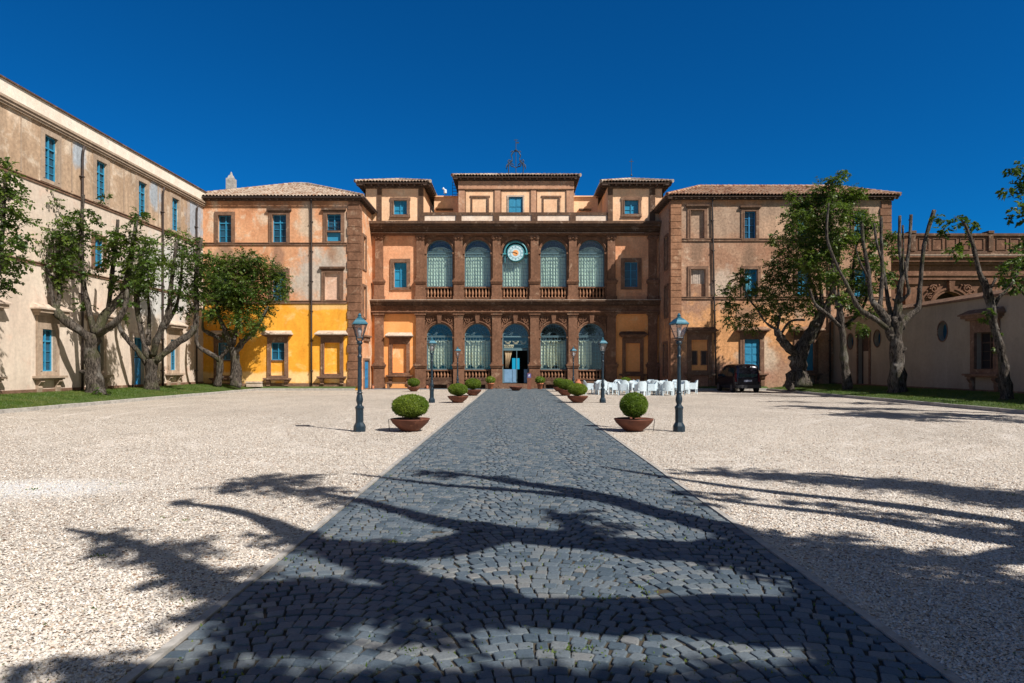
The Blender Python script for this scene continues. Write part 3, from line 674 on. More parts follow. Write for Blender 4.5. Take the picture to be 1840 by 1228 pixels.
while u < XR-.3:
    if min(abs(u-um(p)) for p in PIL+[682, 1172]) < .28: b = MB(FM); b.box(u-.07, u+.07, .2, .33, zc-.17, zc+.17)
    else:
        s_ = 1 if k % 2 else -1; b = MB(FM)
        b.tube(spiral(u, zc, .17, 1.3, s_, 12, .29, 0), [.035]*13, 5); b.tube([(u-.2, .29, zc-.14*s_), (u, .32, zc-.17*s_), (u+.2, .29, zc-.05*s_)], .035, 5)
        if k % 3 == 0: b.lathe([(0.02, -.1), (.07, -.03), (.05, .06), (.01, .12)], (u+.12, .3, zc), 6)
    b.build('frieze_carving', 'stone', fr1); u += .36; k += 1
entab(zm(402), zm(418), zm(420.5), zm(424), .85, 'main_cornice', 'stone_dark')
b = MB(FM); b.box(XL-.05, XR-1.3, .28, .42, zm(421)-.03, zm(421)+.05); b.build('cornice_drip', 'pale_stone', cen)
# archivolts, keystones, spandrel carving
def archivolt(uc, z0, zs, r, wd, prj, name='archivolt'):
    b = MB(FM); n = 20
    for (ra, rb, d) in ((r-.004, r+wd*.55, prj*.6), (r+wd*.55, r+wd, prj)):
        pts = []
        for i in range(n+1):
            a = math.pi*i/n; c, s_ = math.cos(a), math.sin(a)
            pts += [(uc+ra*c, -.02, zs+ra*s_), (uc+ra*c, d, zs+ra*s_), (uc+rb*c, d, zs+rb*s_), (uc+rb*c, -.02, zs+rb*s_)]
        b.add(pts, [(i*4+j, (i+1)*4+j, (i+1)*4+(j+1) % 4, i*4+(j+1) % 4) for i in range(n) for j in range(4)])
        for s_ in (-1, 1):
            x0, x1 = sorted((uc+s_*ra, uc+s_*rb)); b.box(x0, x1, -.02, d, z0, zs)
    for s_ in (-1, 1):
        x0, x1 = sorted((uc+s_*(r-.03), uc+s_*(r+wd+.03))); b.box(x0, x1, -.02, prj+.05, zs-.14, zs-.02)
    return b.build(name, 'stone', cen)
for i, u in enumerate(ACu):
    archivolt(u, .36 if i == 2 else .62, zLs, AW, .20, .14); archivolt(u, zU0-.7, zUs, AW, .17, .12)
    k = MB(FM); zt = zLs+AW
    k.hexa([(u-.12, -.02, zt+.0), (u+.12, -.02, zt+.0), (u+.12, .22, zt+.0), (u-.12, .22, zt+.0)], [(u-.19, -.02, zm(565)), (u+.19, -.02, zm(565)), (u+.19, .30, zm(565)), (u-.19, .30, zm(565))]); ko = k.build('keystone', 'stone', cen)
    for s_ in (-1, 1):
        c = MB(FM); cx = u+s_*.82; cz = zt+.22
        c.tube(spiral(cx, cz, .25, 1.5, s_, 16, .1, .5), [.05]*17, 6); c.tube(spiral(cx+s_*.12, cz-.42, .15, 1.2, -s_, 12, .09, 1), [.042]*13, 6)
        c.tube([(cx-s_*.3, .08, cz+.02), (cx-s_*.42, .12, cz+.2), (cx-s_*.32, .08, cz+.3)], .05, 6); c.tube([(cx+s_*.2, .08, cz-.1), (cx+s_*.27, .12, cz-.5), (cx+s_*.28, .08, cz-.85)], [.05, .045, .025], 6)
        for q in range(5): c.lathe([(.02, -.07), (.06, -.02), (.05, .04), (.01, .07)], (cx-s_*.35+s_*.17*q, .1, cz+.28-.02*q*q), 6)
        c.build('spandrel_carving', 'stone', ko)
# balustrades
bprof = [(.085, 0), (.085, .04), (.05, .06), (.045, .10), (.085, .20), (.09, .25), (.06, .35), (.04, .42), (.04, .46), (.06, .49), (.06, .52)]
def balustrade(uc, z0, z1, n=8, d=.05, base=True):
    b = MB(FM); h = z1-z0; b.box(uc-AW+.0, uc+AW, -.10, .16, z1-.1, z1); b.box(uc-AW, uc+AW, -.08, .12, z0, z0+.08); o = b.build('balustrade', 'stone', cen)
    first = None; sc = (h-.18)/.52
    for i in range(n):
        u = uc-AW+2*AW*(i+.5)/n
        if first is None:
            m = MB(); m.lathe([(r*1.05, z*sc) for r, z in bprof], (0, 0, 0), 8)
            first = mkobj('baluster', m.v, m.f, 'stone_warm', None, True); bo = first
        else: bo = first.copy(); COL.objects.link(bo)
        bo.parent = o; bo.location = Vector((u, YM-d, z0+.08))-cen.location
    return o
for i, u in enumerate(ACu):
    if i != 2: balustrade(u, zm(682.5), zL0)
    balustrade(u, zm(537), zU0, d=.06)
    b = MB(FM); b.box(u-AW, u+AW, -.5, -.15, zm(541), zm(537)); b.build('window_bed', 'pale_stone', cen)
b = MB(FM)
for i, u in enumerate(ACu):
    if i != 2: b.box(u-AW-.2, u+AW+.2, -.02, .12, 0, .3); b.box(u-AW-.2, u+AW+.2, -.02, .06, .3, .62)
b.build('plinth', 'stone_dark', cen)
# arched windows
def curtain(uc, w_, z0, z1, d, mat, parent, n=90, folds=11, gather=True, name='curtain', amp=.05):
    b = MB(FM); pts = []; rows = 8
    for j in range(rows+1):
        t = j/rows; z = z0+(z1-z0)*t
        for i in range(n+1):
            s_ = i/n; ph = s_*folds*2*math.pi; a = amp*(.4+.6*(1-t))
            zz = z
            if j == 0 and gather: zz = z0+.38*abs(math.sin(s_*2.5*math.pi))**2
            pts.append((uc-w_+2*w_*s_+.02*math.sin(ph*2+t*3), d+a*math.sin(ph+.6*math.sin(t*4))+.02*math.sin(ph*2.7+1), zz))
    b.add(pts, [(j*(n+1)+i, j*(n+1)+i+1, (j+1)*(n+1)+i+1, (j+1)*(n+1)+i) for j in range(rows) for i in range(n)])
    return b.build(name, mat, parent, True)
def arched_window(uc, z0, zs, mat_c, upper, door=False):
    w_ = AW-.0; b = MB(FM); d0, d1 = -.36, -.30; fr = .07; n = 20; zt = zs+w_
    pts = []
    for i in range(n+1):
        a = math.pi*i/n
        for r, d in ((w_, d0), (w_, d1), (w_-fr, d1), (w_-fr, d0)): pts.append((uc+r*math.cos(a), d, zs+r*math.sin(a)))
    b.add(pts, [(i*4+j, (i+1)*4+j, (i+1)*4+(j+1) % 4, i*4+(j+1) % 4) for i in range(n) for j in range(4)])
    zb = z0 if not door else z0
    b.box(uc-w_, uc-w_+fr, d0, d1, zb, zs); b.box(uc+w_-fr, uc+w_, d0, d1, zb, zs); b.box(uc-w_+fr, uc+w_-fr, d0, d1+.02, zs-.05, zs+.05)
    if not door:
        b.box(uc-w_+fr, uc+w_-fr, d0, d1, zb, zb+fr)
        b.box(uc-w_, uc+w_, d1+.02, d1+.05, zs-.32, zs-.28); b.box(uc-w_, uc+w_, d1+.02, d1+.05, zs+.06, zs+.085)
    o = b.build('arched_window', 'blue_grille' if upper else 'blue_grille', cen)
    g = MB(FM); t = .010
    zlow = zb+fr if not door else zs-.9
    for i in range(1, 9):
        u = uc-w_+2*w_*i/9
        if not door: g.box(u-t, u+t, d1-.035, d1-.005, zlow, zs-.05)
    k = 8 if not door else 2
    for i in range(1, k+1):
        z = zlow+(zs-.05-zlow)*i/(k+1); g.box(uc-w_+fr, uc+w_-fr, d1-.03, d1, z-t, z+t)
    for i in range(1, 12):
        a = math.pi*i/12; c, s_ = math.cos(a), math.sin(a); g.tube([(uc+.32*c, d1-.02, zs+.05+.32*s_), (uc+(w_-fr)*c, d1-.02, zs+(w_-fr)*s_)], .013, 4)
    for r in (.32, .68): g.tube([(uc+r*math.cos(math.pi*i/16), d1-.02, zs+.04+r*math.sin(math.pi*i/16)) for i in range(17)], .013, 4)
    g.build('grille', 'blue_grille', o)
    if door: ap = arch(uc, w_-.02, zs-.9, zs)
    else: ap = arch(uc, w_-.02, zb+.02, zs)
    m = MB(FM); nn = len(ap); m.add([(u, d0+.008, z) for u, z in ap], [tuple(range(nn))]); m.build('glass', 'glass', o)
    return o
for i, u in enumerate(ACu):
    o = arched_window(u, zU0+.0, zUs, 'curtain_w', True)
    curtain(u, AW*.98, zU0+.04, zUs-.1+.0, -.46, 'curtain_w', o, gather=False, folds=9+i % 2, amp=.06)
    c = MB(FM); pts = [(u+AW*.97*math.cos(a_)*r_, -.50+.03*math.sin(a_*26), zUs-.12+AW*.62*math.sin(a_)*r_) for r_ in (0.0, .5, 1) for a_ in [math.pi*q/60 for q in range(61)]]
    c.add(pts, [(r_*61+q, r_*61+q+1, (r_+1)*61+q+1, (r_+1)*61+q) for r_ in range(2) for q in range(60)]); c.build('curtain_head', 'curtain_w', o, True)
    if i != 2:
        o = arched_window(u, zL0, zLs, 'curtain', False); curtain(u+.0 if i < 4 else u-AW*.45, AW*.95 if i < 4 else AW*.5, zL0+.05, zLs-.28, -.56, 'curtain', o, folds=8 if i < 4 else 4, amp=.13)
        c = MB(FM)
        for q in range(5): c.tube([(u-AW*.95+AW*.38*q+AW*.38*t_, -.47, zLs-.2-.26*math.sin(math.pi*t_)) for t_ in [x/8 for x in range(9)]], [.03+.05*math.sin(math.pi*x/8) for x in range(9)], 6)
        c.build('curtain_swag', 'curtain', o, True)
dw = arched_window(ACu[2], .40, zLs, 'curtain_t', False, True); dw['label'] = 'arched doorway with tied-back tan curtain'
u = ACu[2]; zd = zm(664)
b = MB(FM); b.box(u-AW+.07, u-AW+.07+.03, -.36, -.31, .42, zd); b.box(um(928), um(928)+.05, -.36, -.30, .42, zm(626)); b.box(u-AW+.07, u+AW-.07, -.37, -.29, zm(630), zm(626.5)); b.box(u-AW+.07, u+AW-.07, -.37, -.29, zLs-.95, zLs-.88)
b.build('door_frame', 'blue_grille', dw)
for (a, c) in ((u-AW+.1, u-.28), (u-.26, um(928)), (um(941.5), u+AW-.09)):
    b = MB(FM); b.box(a, c, -.36, -.33, .42, zd); b.box(a+.05, c-.05, -.335, -.31, .48, zd-.06); b.build('door_leaf', 'grey_blue', dw)
b = MB(FM)
for q in range(5):
    x0 = u-AW+.12+q*.17; x1 = u-AW+.14+q*.05; b.tube([(x0+.05, -.5, zLs-.62), ((x0+x1)/2+.14-.03*q, -.46-.02*(q % 2), zLs-1.5), (x1+.1, -.5, zd+.1)], [.085, .08, .04], 7)
b.build('curtain', 'curtain_t', dw, True)
b = MB(FM)
for q in range(3): b.tube([(u-AW*.85+.62*q+.5*t_, -.47, zLs-.32-.22*math.sin(math.pi*t_)) for t_ in [x/8 for x in range(9)]], [.02+.11*math.sin(math.pi*x/8) for x in range(9)], 6)
b.build('curtain_swag', 'curtain_t', dw, True)
b = MB(FM); b.box(um(920), um(926.3), -3.4, -3.3, zm(664), zm(643)); b.box(um(927.3), um(934), -3.4, -3.3, zm(664), zm(643)); b.build('inner_window', 'daylight', dw)
b = MB(FM)
for k in range(3): b.box(um(893)+.16*k-.0, um(958)-.16*k, .0, .95-.28*k, .12*k+.001 if k else 0, .12*(k+1))
b.build('entrance_steps', 'frame_stone', cen)
# clock
cu, cz = um(926.5), zm(455)
ck = MB(FM); R = .68
def disc(b, r, d0, d1, n=40, cx=cu, cz_=cz): b.slab([(cx+r*math.cos(2*math.pi*i/n), cz_+r*math.sin(2*math.pi*i/n)) for i in range(n)], d0, d1)
disc(ck, R, -.10, .02); ckr = ck.build('clock', 'clock_ring', cen)
b = MB(FM); disc(b, R*.9, .021, .04); face = b.build('clock_face', 'clock_face', ckr)
b = MB(FM); disc(b, R*.34, .0405, .052); b.build('clock_centre', 'clock_orange', ckr)
b = MB(FM); b.tube([(cu+.40*math.cos(2*math.pi*i/40), .045, cz+.40*math.sin(2*math.pi*i/40)) for i in range(41)], .012, 4); b.tube([(cu+R*.92*math.cos(2*math.pi*i/40), .04, cz+R*.92*math.sin(2*math.pi*i/40)) for i in range(41)], .028, 5)
NUM = ['XII', 'I', 'II', 'III', 'IV', 'V', 'VI', 'VII', 'VIII', 'IX', 'X', 'XI']
for h, s_ in enumerate(NUM):
    a = math.pi/2-h*math.pi/6; er = Vector((math.cos(a), math.sin(a))); et = Vector((er.y, -er.x)); wch = .032; tot = sum({'I': 1, 'V': 1.9, 'X': 1.9}[c] for c in s_)*wch; x = -tot/2
    def stroke(x0, y0, x1, y1):
        p, q = er*(.50+y0)+et*x0, er*(.50+y1)+et*x1; t_ = (q-p).normalized(); nn = Vector((-t_.y, t_.x))*.007
        b.slab([(cu+v_.x, cz+v_.y) for v_ in (p-nn, q-nn, q+nn, p+nn)], .0405, .048)
    for c in s_:
        if c == 'I': stroke(x+wch/2, -.06, x+wch/2, .06); x += wch
        elif c == 'V': stroke(x, .06, x+.95*wch, -.06); stroke(x+1.9*wch, .06, x+.95*wch, -.06); x += 1.9*wch
        else: stroke(x, .06, x+1.8*wch, -.06); stroke(x+1.8*wch, .06, x, -.06); x += 1.9*wch
b.build('clock_numerals', 'clock_ring', face)
b = MB(FM)
for ang, L, wd in ((168, .56, .022), (160, .34, .034)):
    a = math.radians(ang); dx, dz = math.cos(a), math.sin(a)
    b.slab([(cu-dx*.14-dz*wd, cz-dz*.14+dx*wd), (cu-dx*.14+dz*wd, cz-dz*.14-dx*wd), (cu+dx*L, cz+dz*L)][::-1], .055, .066)
b.build('clock_hands', 'clock_hand', ckr)
b = MB(FM); b.tube([(cu+.86*math.cos(a), .05, cz+.86*math.sin(a)) for a in [math.pi*i/24 for i in range(25)]], .06, 8)
for s_ in (-1, 1):
    b.box(cu+s_*.86-.13, cu+s_*.86+.13, -.05, .12, cz-.13, cz-.02); b.box(cu+s_*.82-.02, cu+s_*.82+.02, -.1, -.06, cz-.75, cz-.13)
b.build('clock_canopy', 'clock_ring', ckr)
# side bay windows
for i, (a, c, z0, z1) in enumerate(winU):
    o = surround(FM, cen, a, c, z0, z1, .28, .10, sill=False); sash(FM, o, a, c, z0, z1, 1, 3, .24, 'blue', 'pane_painted_sky' if i == 0 else 'pane', transom=False)
for i, (a, c, z0, z1) in enumerate(nicheL):
    o = console_window(FM, cen, a, c, z0, z1, .22, .26, 'pale_stone' if i == 0 else 'stone_dark', 'stone', .26, .42); infill(FM, o, a, c, z0, z1, 'orange_low', .10)
# ------- parapet, attic and towers
b = MB(FM); za, zb_ = zm(403), zm(386)
b.box(um(760), um(1092), -.45, -.20, za, zb_); par = b.build('parapet', 'white_panel', cen)
b = MB(FM); b.box(um(760), um(1092), -.5, -.15, zb_+.001, zm(381)); b.box(um(760), um(1092), -.47, -.13, za+.0, zm(399.5)); 
for a, c in ((759.5, 762.5), (819, 829), (886.5, 897), (955, 966), (1024, 1035), (1091.5, 1094)): b.box(um(a), um(c), -.47, -.13, zm(399.5)+.001, zb_)
b.build('parapet_coping', 'stone_dark', par)
ya = 53.0; FA = Fr((0, ya, 0), (1, 0, 0), (0, -1, 0)); ua = lambda p: UP(p, ya); zz = lambda p: ZP(p, ya)
a0, a1 = ua(824), ua(1031)
hb = [rect(ua(914), ua(939.5), zz(392), zz(354)), rect(ua(849), ua(876), zz(392), zz(355)), rect(ua(977), ua(1004), zz(392), zz(355))]
b = MB(FA); b.sheet(rect(a0, a1, zz(402), zz(326)), hb, .15); b.box(a0, a1, -5, -4.9, zz(402), zz(326)); b.box(a0, a0+.1, -5, -.0, zz(402), zz(326)); b.box(a1-.1, a1, -5, -.0, zz(402), zz(326)); b.build('attic_wall', 'attic', cen)
b = MB(FA)
for p, q in ((824, 835), (889, 899), (954, 963), (1018, 1031)): b.box(ua(p), ua(q), -.02, .06, zz(402), zz(340.5))
b.box(a0-.02, a1+.02, -.02, .09, zz(339), zz(326)); b.box(a0-.02, a1+.02, -.02, .14, zz(340.5)-.0, zz(339)-.001); b.build('attic_pilaster_strip', plaster('dusty_rose_trim', (.56, .32, .2), (.46, .25, .16), (.62, .42, .3), 1), cen)
b = MB(FA)
for p, q in ((836, 888), (900, 953), (964, 1017)):
    for (x0, x1, y0, y1) in ((p, p+1.2, 402, 342), (q-1.2, q, 402, 342), (p, q, 343.4, 342)): b.box(ua(x0), ua(x1), -.02, .035, zz(y0), zz(y1))
b.build('attic_frame_moulding', 'frame_stone', cen)
for i, h in enumerate(hb):
    a, c, z0, z1 = h[0][0], h[1][0], h[0][1], h[2][1]
    o = surround(FA, cen, a, c, z0, z1, .13, .05, 'frame_stone' if i else 'pale_stone', sill=False, ears=.08 if i else 0)
    if i == 0: shutters(FA, o, a, c, z0, z1, .10, 2, 'blue')
    else: infill(FA, o, a, c, z0, z1, 'attic', .04)
hip_roof(cen, a0, a1, ya, ya+5, zz(320)+.02, .9, .5, gut=False)
for (ta, tb, tc, td) in ((um(770), a0, 784, 814), (a1, um(1085), 1040, 1062)):
    b = MB(); b.box(ta, tb, 54.8, 55.2, 12, ZP(355, 54.8)); b.box(ta, tb, 54.6, 55.3, ZP(355, 54.8), ZP(353, 54.8)); o = b.build('terrace_wall', 'attic', cen)
    b = MB(); b.box(UP(tc, 54.8), UP(td, 54.8), 54.6, 54.79, ZP(379, 54.8), ZP(376, 54.8)); b.build('lintel', 'stone_dark', o)
def tower(xl, xr, strips, win, ze_px, rise):
    yt = YM+.15; FT = Fr((0, yt, 0), (1, 0, 0), (0, -1, 0)); t = lambda p: UP(p, yt); z = lambda p: ZP(p, yt); zt = z(ze_px)
    h = rect(t(win[0]), t(win[1]), z(win[3]), z(win[2]))
    b = MB(FT); b.sheet(rect(t(xl), t(xr), z(404), zt), [h], .25); b.box(t(xl), t(xr), -7, -6.9, z(404), zt); b.box(t(xl), t(xl)+.1, -7, 0, z(404), zt); b.box(t(xr)-.1, t(xr), -7, 0, z(404), zt)
    o = b.build('tower_wall', 'attic', cen)
    s_ = MB(FT)
    for p, q in strips: s_.box(t(p), t(q), -.02, .08, z(404), zt-.02)
    s_.box(t(xl), t(xr), -.02, .1, zt-.28, zt); s_.build('tower_pilaster_strip', 'stone_dark', o)
    w_ = surround(FT, cen, h[0][0], h[1][0], h[0][1], h[2][1], .22, .09, ears=.05); sash(FT, w_, h[0][0], h[1][0], h[0][1], h[2][1], 1, 3, .18, 'blue', 'pane_painted_sky', transom=False)
    return hip_roof(cen, t(xl), t(xr), yt, yt+7, zt+.08, rise, .62, gut=False)
tower(655, 761, ((678, 686), (752, 761)), (707.5, 731.5, 360.5, 386), 333, .95)
tower(1092, 1192, ((1092, 1101), (1167, 1177)), (1122, 1147, 360, 385), 333, .95)
# wrought bell frame on the attic roof
b = MB(); yb = 54.2; X = lambda p: UP(p, yb); Z = lambda p: ZP(p, yb); xc = X(927)
b.tube([(xc, yb, Z(318)), (xc, yb, Z(251))], .03, 6); b.box(xc-.16, xc+.16, yb-.02, yb+.02, Z(252.4), Z(251.6)); b.box(xc+.02, xc+.25, yb-.01, yb+.01, Z(258), Z(255.5))
b.lathe([(.02, 0), (.14, .05), (.15, .12), (.02, .22)], (xc, yb, Z(273)), 8)
for dx, dy in ((1, .3), (-1, .3), (1, -.3), (-1, -.3)):
    P = lambda px, py: (xc+dx*(px/FPX*yb), yb+dy*(px/FPX*yb), Z(py))
    b.tube([P(0, 270), P(5, 274), P(8.5, 280), P(6.5, 285), P(7, 290), P(12, 294), P(17, 299), P(17.5, 303)], .035, 5)
    b.tube([P(12, 294), P(13.5, 301), P(13, 308), P(12.5, 317)], .04, 5); b.tube([P(7, 290), P(12.5, 288), P(14.5, 291), P(12, 294)], .03, 5)
    b.tube([P(0, 302), P(4, 300), P(8, 299), P(10, 296), P(7, 294), P(4, 297)], .028, 5); b.tube([P(2, 273), P(7, 272), P(9, 274)], .022, 5)
b.build('bell_frame', 'cable', cen)
b = MB(); yb = 53.5; xx = UP(1134.5, yb); b.tube([(xx, yb, ZP(317, yb)), (xx, yb, ZP(286, yb))], .022, 5); b.box(xx-.16, xx+.16, yb-.012, yb+.012, ZP(291, yb), ZP(290, yb)); b.lathe([(.02, 0), (.09, .05), (.02, .2)], (xx, yb, ZP(317, yb)), 8); b.build('roof_cross', 'cable', cen)
b = MB(); yb = 55; xx = UP(800, yb)
t_ = thing('roof_loudspeaker', 'small white horn loudspeaker on a post on the terrace roof beside the left tower', 'loudspeaker', (xx, yb, ZP(354, yb)))
m = MB(); m.tube([(0, 0, 0), (0, 0, .3)], .02, 6); m.build('post', 'iron', t_)
m = MB(); m.lathe([(.10, .28), (.13, .30), (.13, .55), (.08, .62)], (0, 0, 0), 10); m.tube([(-.06, 0, .6), (-.2, -.02, .72)], [.06, .1], 8); m.build('horn', 'white', t_)
t_ = thing('roof_ladder', 'narrow dark metal ladder beside the attic roof', 'ladder', (UP(813, 53.4)+.1, 54.3, ZP(356, 54.8)))
m = MB(); m.box(-.2, -.17, -.02, .02, 0, 1.3); m.box(.17, .2, -.02, .02, 0, 1.3)
m.build('rail', 'iron', t_); m = MB()
for k in range(5): m.box(-.17, .17, -.015, .015, .15+.25*k, .18+.25*k)
m.build('rungs', 'iron', t_)
# ================================================================ left corner block
YW = 47.0; FW = Fr((0, YW, 0), (1, 0, 0), (0, -1, 0)); uw = lambda p: UP(p, YW); zw = lambda p: ZP(p, YW)
lb = thing('corner_block', 'orange and yellow plastered block with grey tiled roof left of the arched front', 'palace block', (-17, YW, 0), world=True)
x0, x1 = -23.2, uw(645); zt = zw(357); zs = zw(546)
R1 = [(uw(392), uw(416.5), zw(436), zw(387)), (uw(489.5), uw(515), zw(436), zw(386)), (uw(587.5), uw(613), zw(434), zw(385))]
R2 = [(uw(392), uw(416.5), zw(541), zw(490)), (uw(489.5), uw(514.5), zw(540), zw(489)), (uw(584), uw(611), zw(539), zw(490))]
R3 = [(uw(391), uw(415.5), zw(675), zw(616)), (uw(487), uw(512), zw(675), zw(616)), (uw(583), uw(611), zw(672), zw(616))]
b = MB(FW); b.sheet(rect(x0, x1, zs, zt), [rect(*r) for r in R1+R2], .25); b.build('upper_wall', 'orange', lb)
b = MB(FW); b.sheet(rect(x0, x1, 0, zs), [rect(*r) for r in R3], .22); b.build('ground_floor_wall', 'yellow', lb)
FS = Fr((x1, YW, 0), (0, 1, 0), (1, 0, 0)); us = lambda p: FPX*x1/(p-VX)-YW      # the return wall of the block
sw = [(us(649), us(655.5), zw(449)+.6, zw(396)+.2), (us(649), us(655.5), ZP(548, 48.5), ZP(494, 48.5))]
S_ = [(1.15, 2.1, 8.9, 11.3), (1.15, 2.1, 5.35, 7.6), (1.45, 3.1, .05, 2.15)]
b = MB(FS); b.sheet(rect(0, YM-YW, 0, zt), [rect(*r) for r in S_], .2); b.build('return_wall', 'orange', lb)
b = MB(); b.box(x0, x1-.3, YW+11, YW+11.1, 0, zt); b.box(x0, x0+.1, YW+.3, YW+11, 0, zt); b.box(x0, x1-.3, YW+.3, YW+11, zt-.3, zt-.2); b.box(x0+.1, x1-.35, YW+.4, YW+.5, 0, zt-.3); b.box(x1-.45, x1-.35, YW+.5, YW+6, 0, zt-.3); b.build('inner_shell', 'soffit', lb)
for i, (a, c, z0, z1) in enumerate(R1):
    o = surround(FW, lb, a, c, z0, z1, .24, .08, lintel=(i > 0), sill=False)
    if i < 2: sash(FW, o, a, c, z0, z1, 1, 3)
    else:
        zm_ = z0+(z1-z0)*.38
        sash(FW, o, a, c, zm_, z1, 1, 4, transom=False); MB(FW).box(a, c, -.2, -.1, z0, zm_-.1).build('lower_shutter', 'blue', o); MB(FW).box(a, c, -.2, .1, zm_-.1, zm_).build('stone_rail', 'frame_stone', o)
        r = MB(FW); r.box(a, c, .02, .04, zm_+.62, zm_+.65); r.box(a, c, .02, .04, zm_+.02, zm_+.05)
        for k in range(9): uu = a+(c-a)*(k+.5)/9; r.box(uu-.008, uu+.008, .02, .035, zm_+.05, zm_+.62)
        r.build('railing', 'iron', o)
for i, (a, c, z0, z1) in enumerate(R2):
    o = surround(FW, lb, a, c, z0, z1, .24, .08, lintel=(i == 2), sill=False)
    if i < 2: sash(FW, o, a, c, z0, z1, 1, 3)
    else: infill(FW, o, a, c, z0, z1, plaster('pale_pink_infill', (.74, .50, .38), (.66, .42, .30), (.8, .62, .5), 1.2), .12)
for i, (a, c, z0, z1) in enumerate(R3):
    o = console_window(FW, lb, a, c, z0, z1, .34, .25)
    if i < 2:
        zb = zw(647); sash(FW, o, a, c, zb, z1, 1, 2, .16, transom=False); MB(FW).box(a, c, -.2, .0, zb-.1, zb).build('inner_sill', 'frame_stone', o); infill(FW, o, a, c, z0, zb-.1, 'yellow', .08)
        cu_ = MB(FW); [cu_.tube([(a+.15+.1*q, -.30, zb), (a+.2+.08*q, -.30, z1-.1)], .04, 6) for q in (0, 1, 2, 6, 7)]; cu_.build('curtain', 'curtain', o)
    else: infill(FW, o, a, c, z0, z1, 'yellow', .10)
for i, (a, c, z0, z1) in enumerate(S_):
    o = surround(FS, lb, a, c, z0, z1, .16, .06, sill=False)
    if i < 2: infill(FS, o, a, c, z0, z1, 'frame_stone', .1)
    else: shutters(FS, o, a, c, z0, z1, .05, 3, 'blue_door')
b = MB(FS); b.box(1.2, 3.3, -.02, .22, 3.9, 4.02); b.box(1.35, 3.15, -.02, .12, 3.6, 3.9); b.build('door_hood', 'frame_stone', lb)
q = quoin(FW, lb, uw(626.5), uw(645)+.09, .25, zw(363)); quoin(FS, lb, -.0, .55, .25, zw(363))
string_course(FW, lb, x0, uw(626)-.1, zw(441), zw(437.5)); string_course(FW, lb, x0, uw(626)-.1, zw(546), zw(541.5), 'frame_stone')
b = MB(FW); b.box(x0, uw(626)-.1, -.02, .05, .2, .5); b.build('plinth', 'frame_stone', lb)
downpipe(FW, lb, uw(560.5), uw(560.5), zt-.05, .3)
rf, r0, r1 = hip_roof(lb, x0, x1, YW, YW+11, zt+.06, 2.45, .35)
t = MB(); cx = UP(415.5, 49.5); cy = 49.5; zc = ZP(345, 49.5)
t.box(cx-.28, cx+.28, cy-.3, cy+.3, zc-.9, ZP(322, cy)); t.hexa([(cx-.2, cy-.24, ZP(322, cy)), (cx+.2, cy-.24, ZP(322, cy)), (cx+.2, cy+.24, ZP(322, cy)), (cx-.2, cy+.24, ZP(322, cy))], [(cx-.12, cy-.16, ZP(316, cy)), (cx+.12, cy-.16, ZP(316, cy)), (cx+.12, cy+.16, ZP(316, cy)), (cx-.12, cy+.16, ZP(316, cy))])
t.lathe([(.12, 0), (.07, .2), (.0, .3)], (cx, cy, ZP(316, cy)), 8); t.build('chimney', 'kerb', rf)
s = thing('stone_slab', 'low pale stone slab lying on the grass against the yellow wall', 'stone slab', (uw(460), 46.75, .25))
m = MB(); m.box(-.52, .52, -.2, .2, 0, .28); m.box(-.56, .56, -.24, .24, .281, .38); m.build('slab_top', 'pale_stone', s)

# ================================================================ right corner block
rb = thing('corner_block', 'weathered ochre block with reddish tiled roof behind the parked van', 'palace block', (18, YW, 0), world=True)
x0, x1 = uw(1207), uw(1601); zt = zw(355)
cc = [1252, 1347, 1443, 1540]
R1 = [(uw(1240.5), uw(1265), zw(430), zw(378)), (uw(1337), uw(1358), zw(429), zw(380)), (uw(1432), uw(1454), zw(429), zw(380)), (uw(1534), uw(1555), zw(429), zw(380))]
R2 = [(uw(1241), uw(1267), zw(534), zw(484)), (uw(1337), uw(1361), zw(534), zw(484)), (uw(1432), uw(1456), zw(534), zw(484)), (uw(1534), uw(1557), zw(534), zw(484))]
R3 = [(uw(1242), uw(1271), zw(666), zw(611)), (uw(1337), uw(1365), zw(666), zw(610)), (uw(1434), uw(1462), zw(666), zw(610))]
b = MB(FW); b.sheet(rect(x0, x1, 0, zt), [rect(*r) for r in R1+R2+R3], .25); b.build('front_wall', 'right_plaster', rb)
FR = Fr((x0, YW, 0), (0, 1, 0), (-1, 0, 0))
b = MB(FR); b.sheet(rect(0, YM-YW, 0, zt), [rect(*r) for r in S_[:2]+[(1.3, 2.5, 1.0, 3.4)]], .2); b.build('return_wall', 'right_plaster', rb)
b = MB(); b.box(x0+.3, x1, YW+5.5, YW+5.6, 0, zt); b.box(x1-.1, x1, YW+.01, YW+5.49, 0, zt); b.box(x0+.3, x1-.11, YW+.3, YW+5.4, zt-.3, zt-.2); b.build('rear_shell', 'right_plaster', rb)
b = MB(); b.box(x0+.35, x1-.2, YW+.4, YW+.5, 0, zt-.3); b.box(x0+.35, x0+.45, YW+.5, YW+6, 0, zt-.3); b.build('inner_shell', 'soffit', rb)
wood = plain('bleached_wood_boards', (.42, .34, .28), .8, 0, .3, 5)
for i, (a, c, z0, z1) in enumerate(R1):
    o = surround(FW, rb, a, c, z0, z1, .22, .08, lintel=(i < 2), sill=False)
    if i == 0: infill(FW, o, a, c, z0, z1, 'right_plaster', .14)
    elif i == 1: sash(FW, o, a, c, z0, z1, 1, 4, .22, 'blue_door', 'pane', transom=False)
    else: sash(FW, o, a, c, z0, z1, 1, 4, .2, 'blue', 'pane_painted_sky', transom=False)
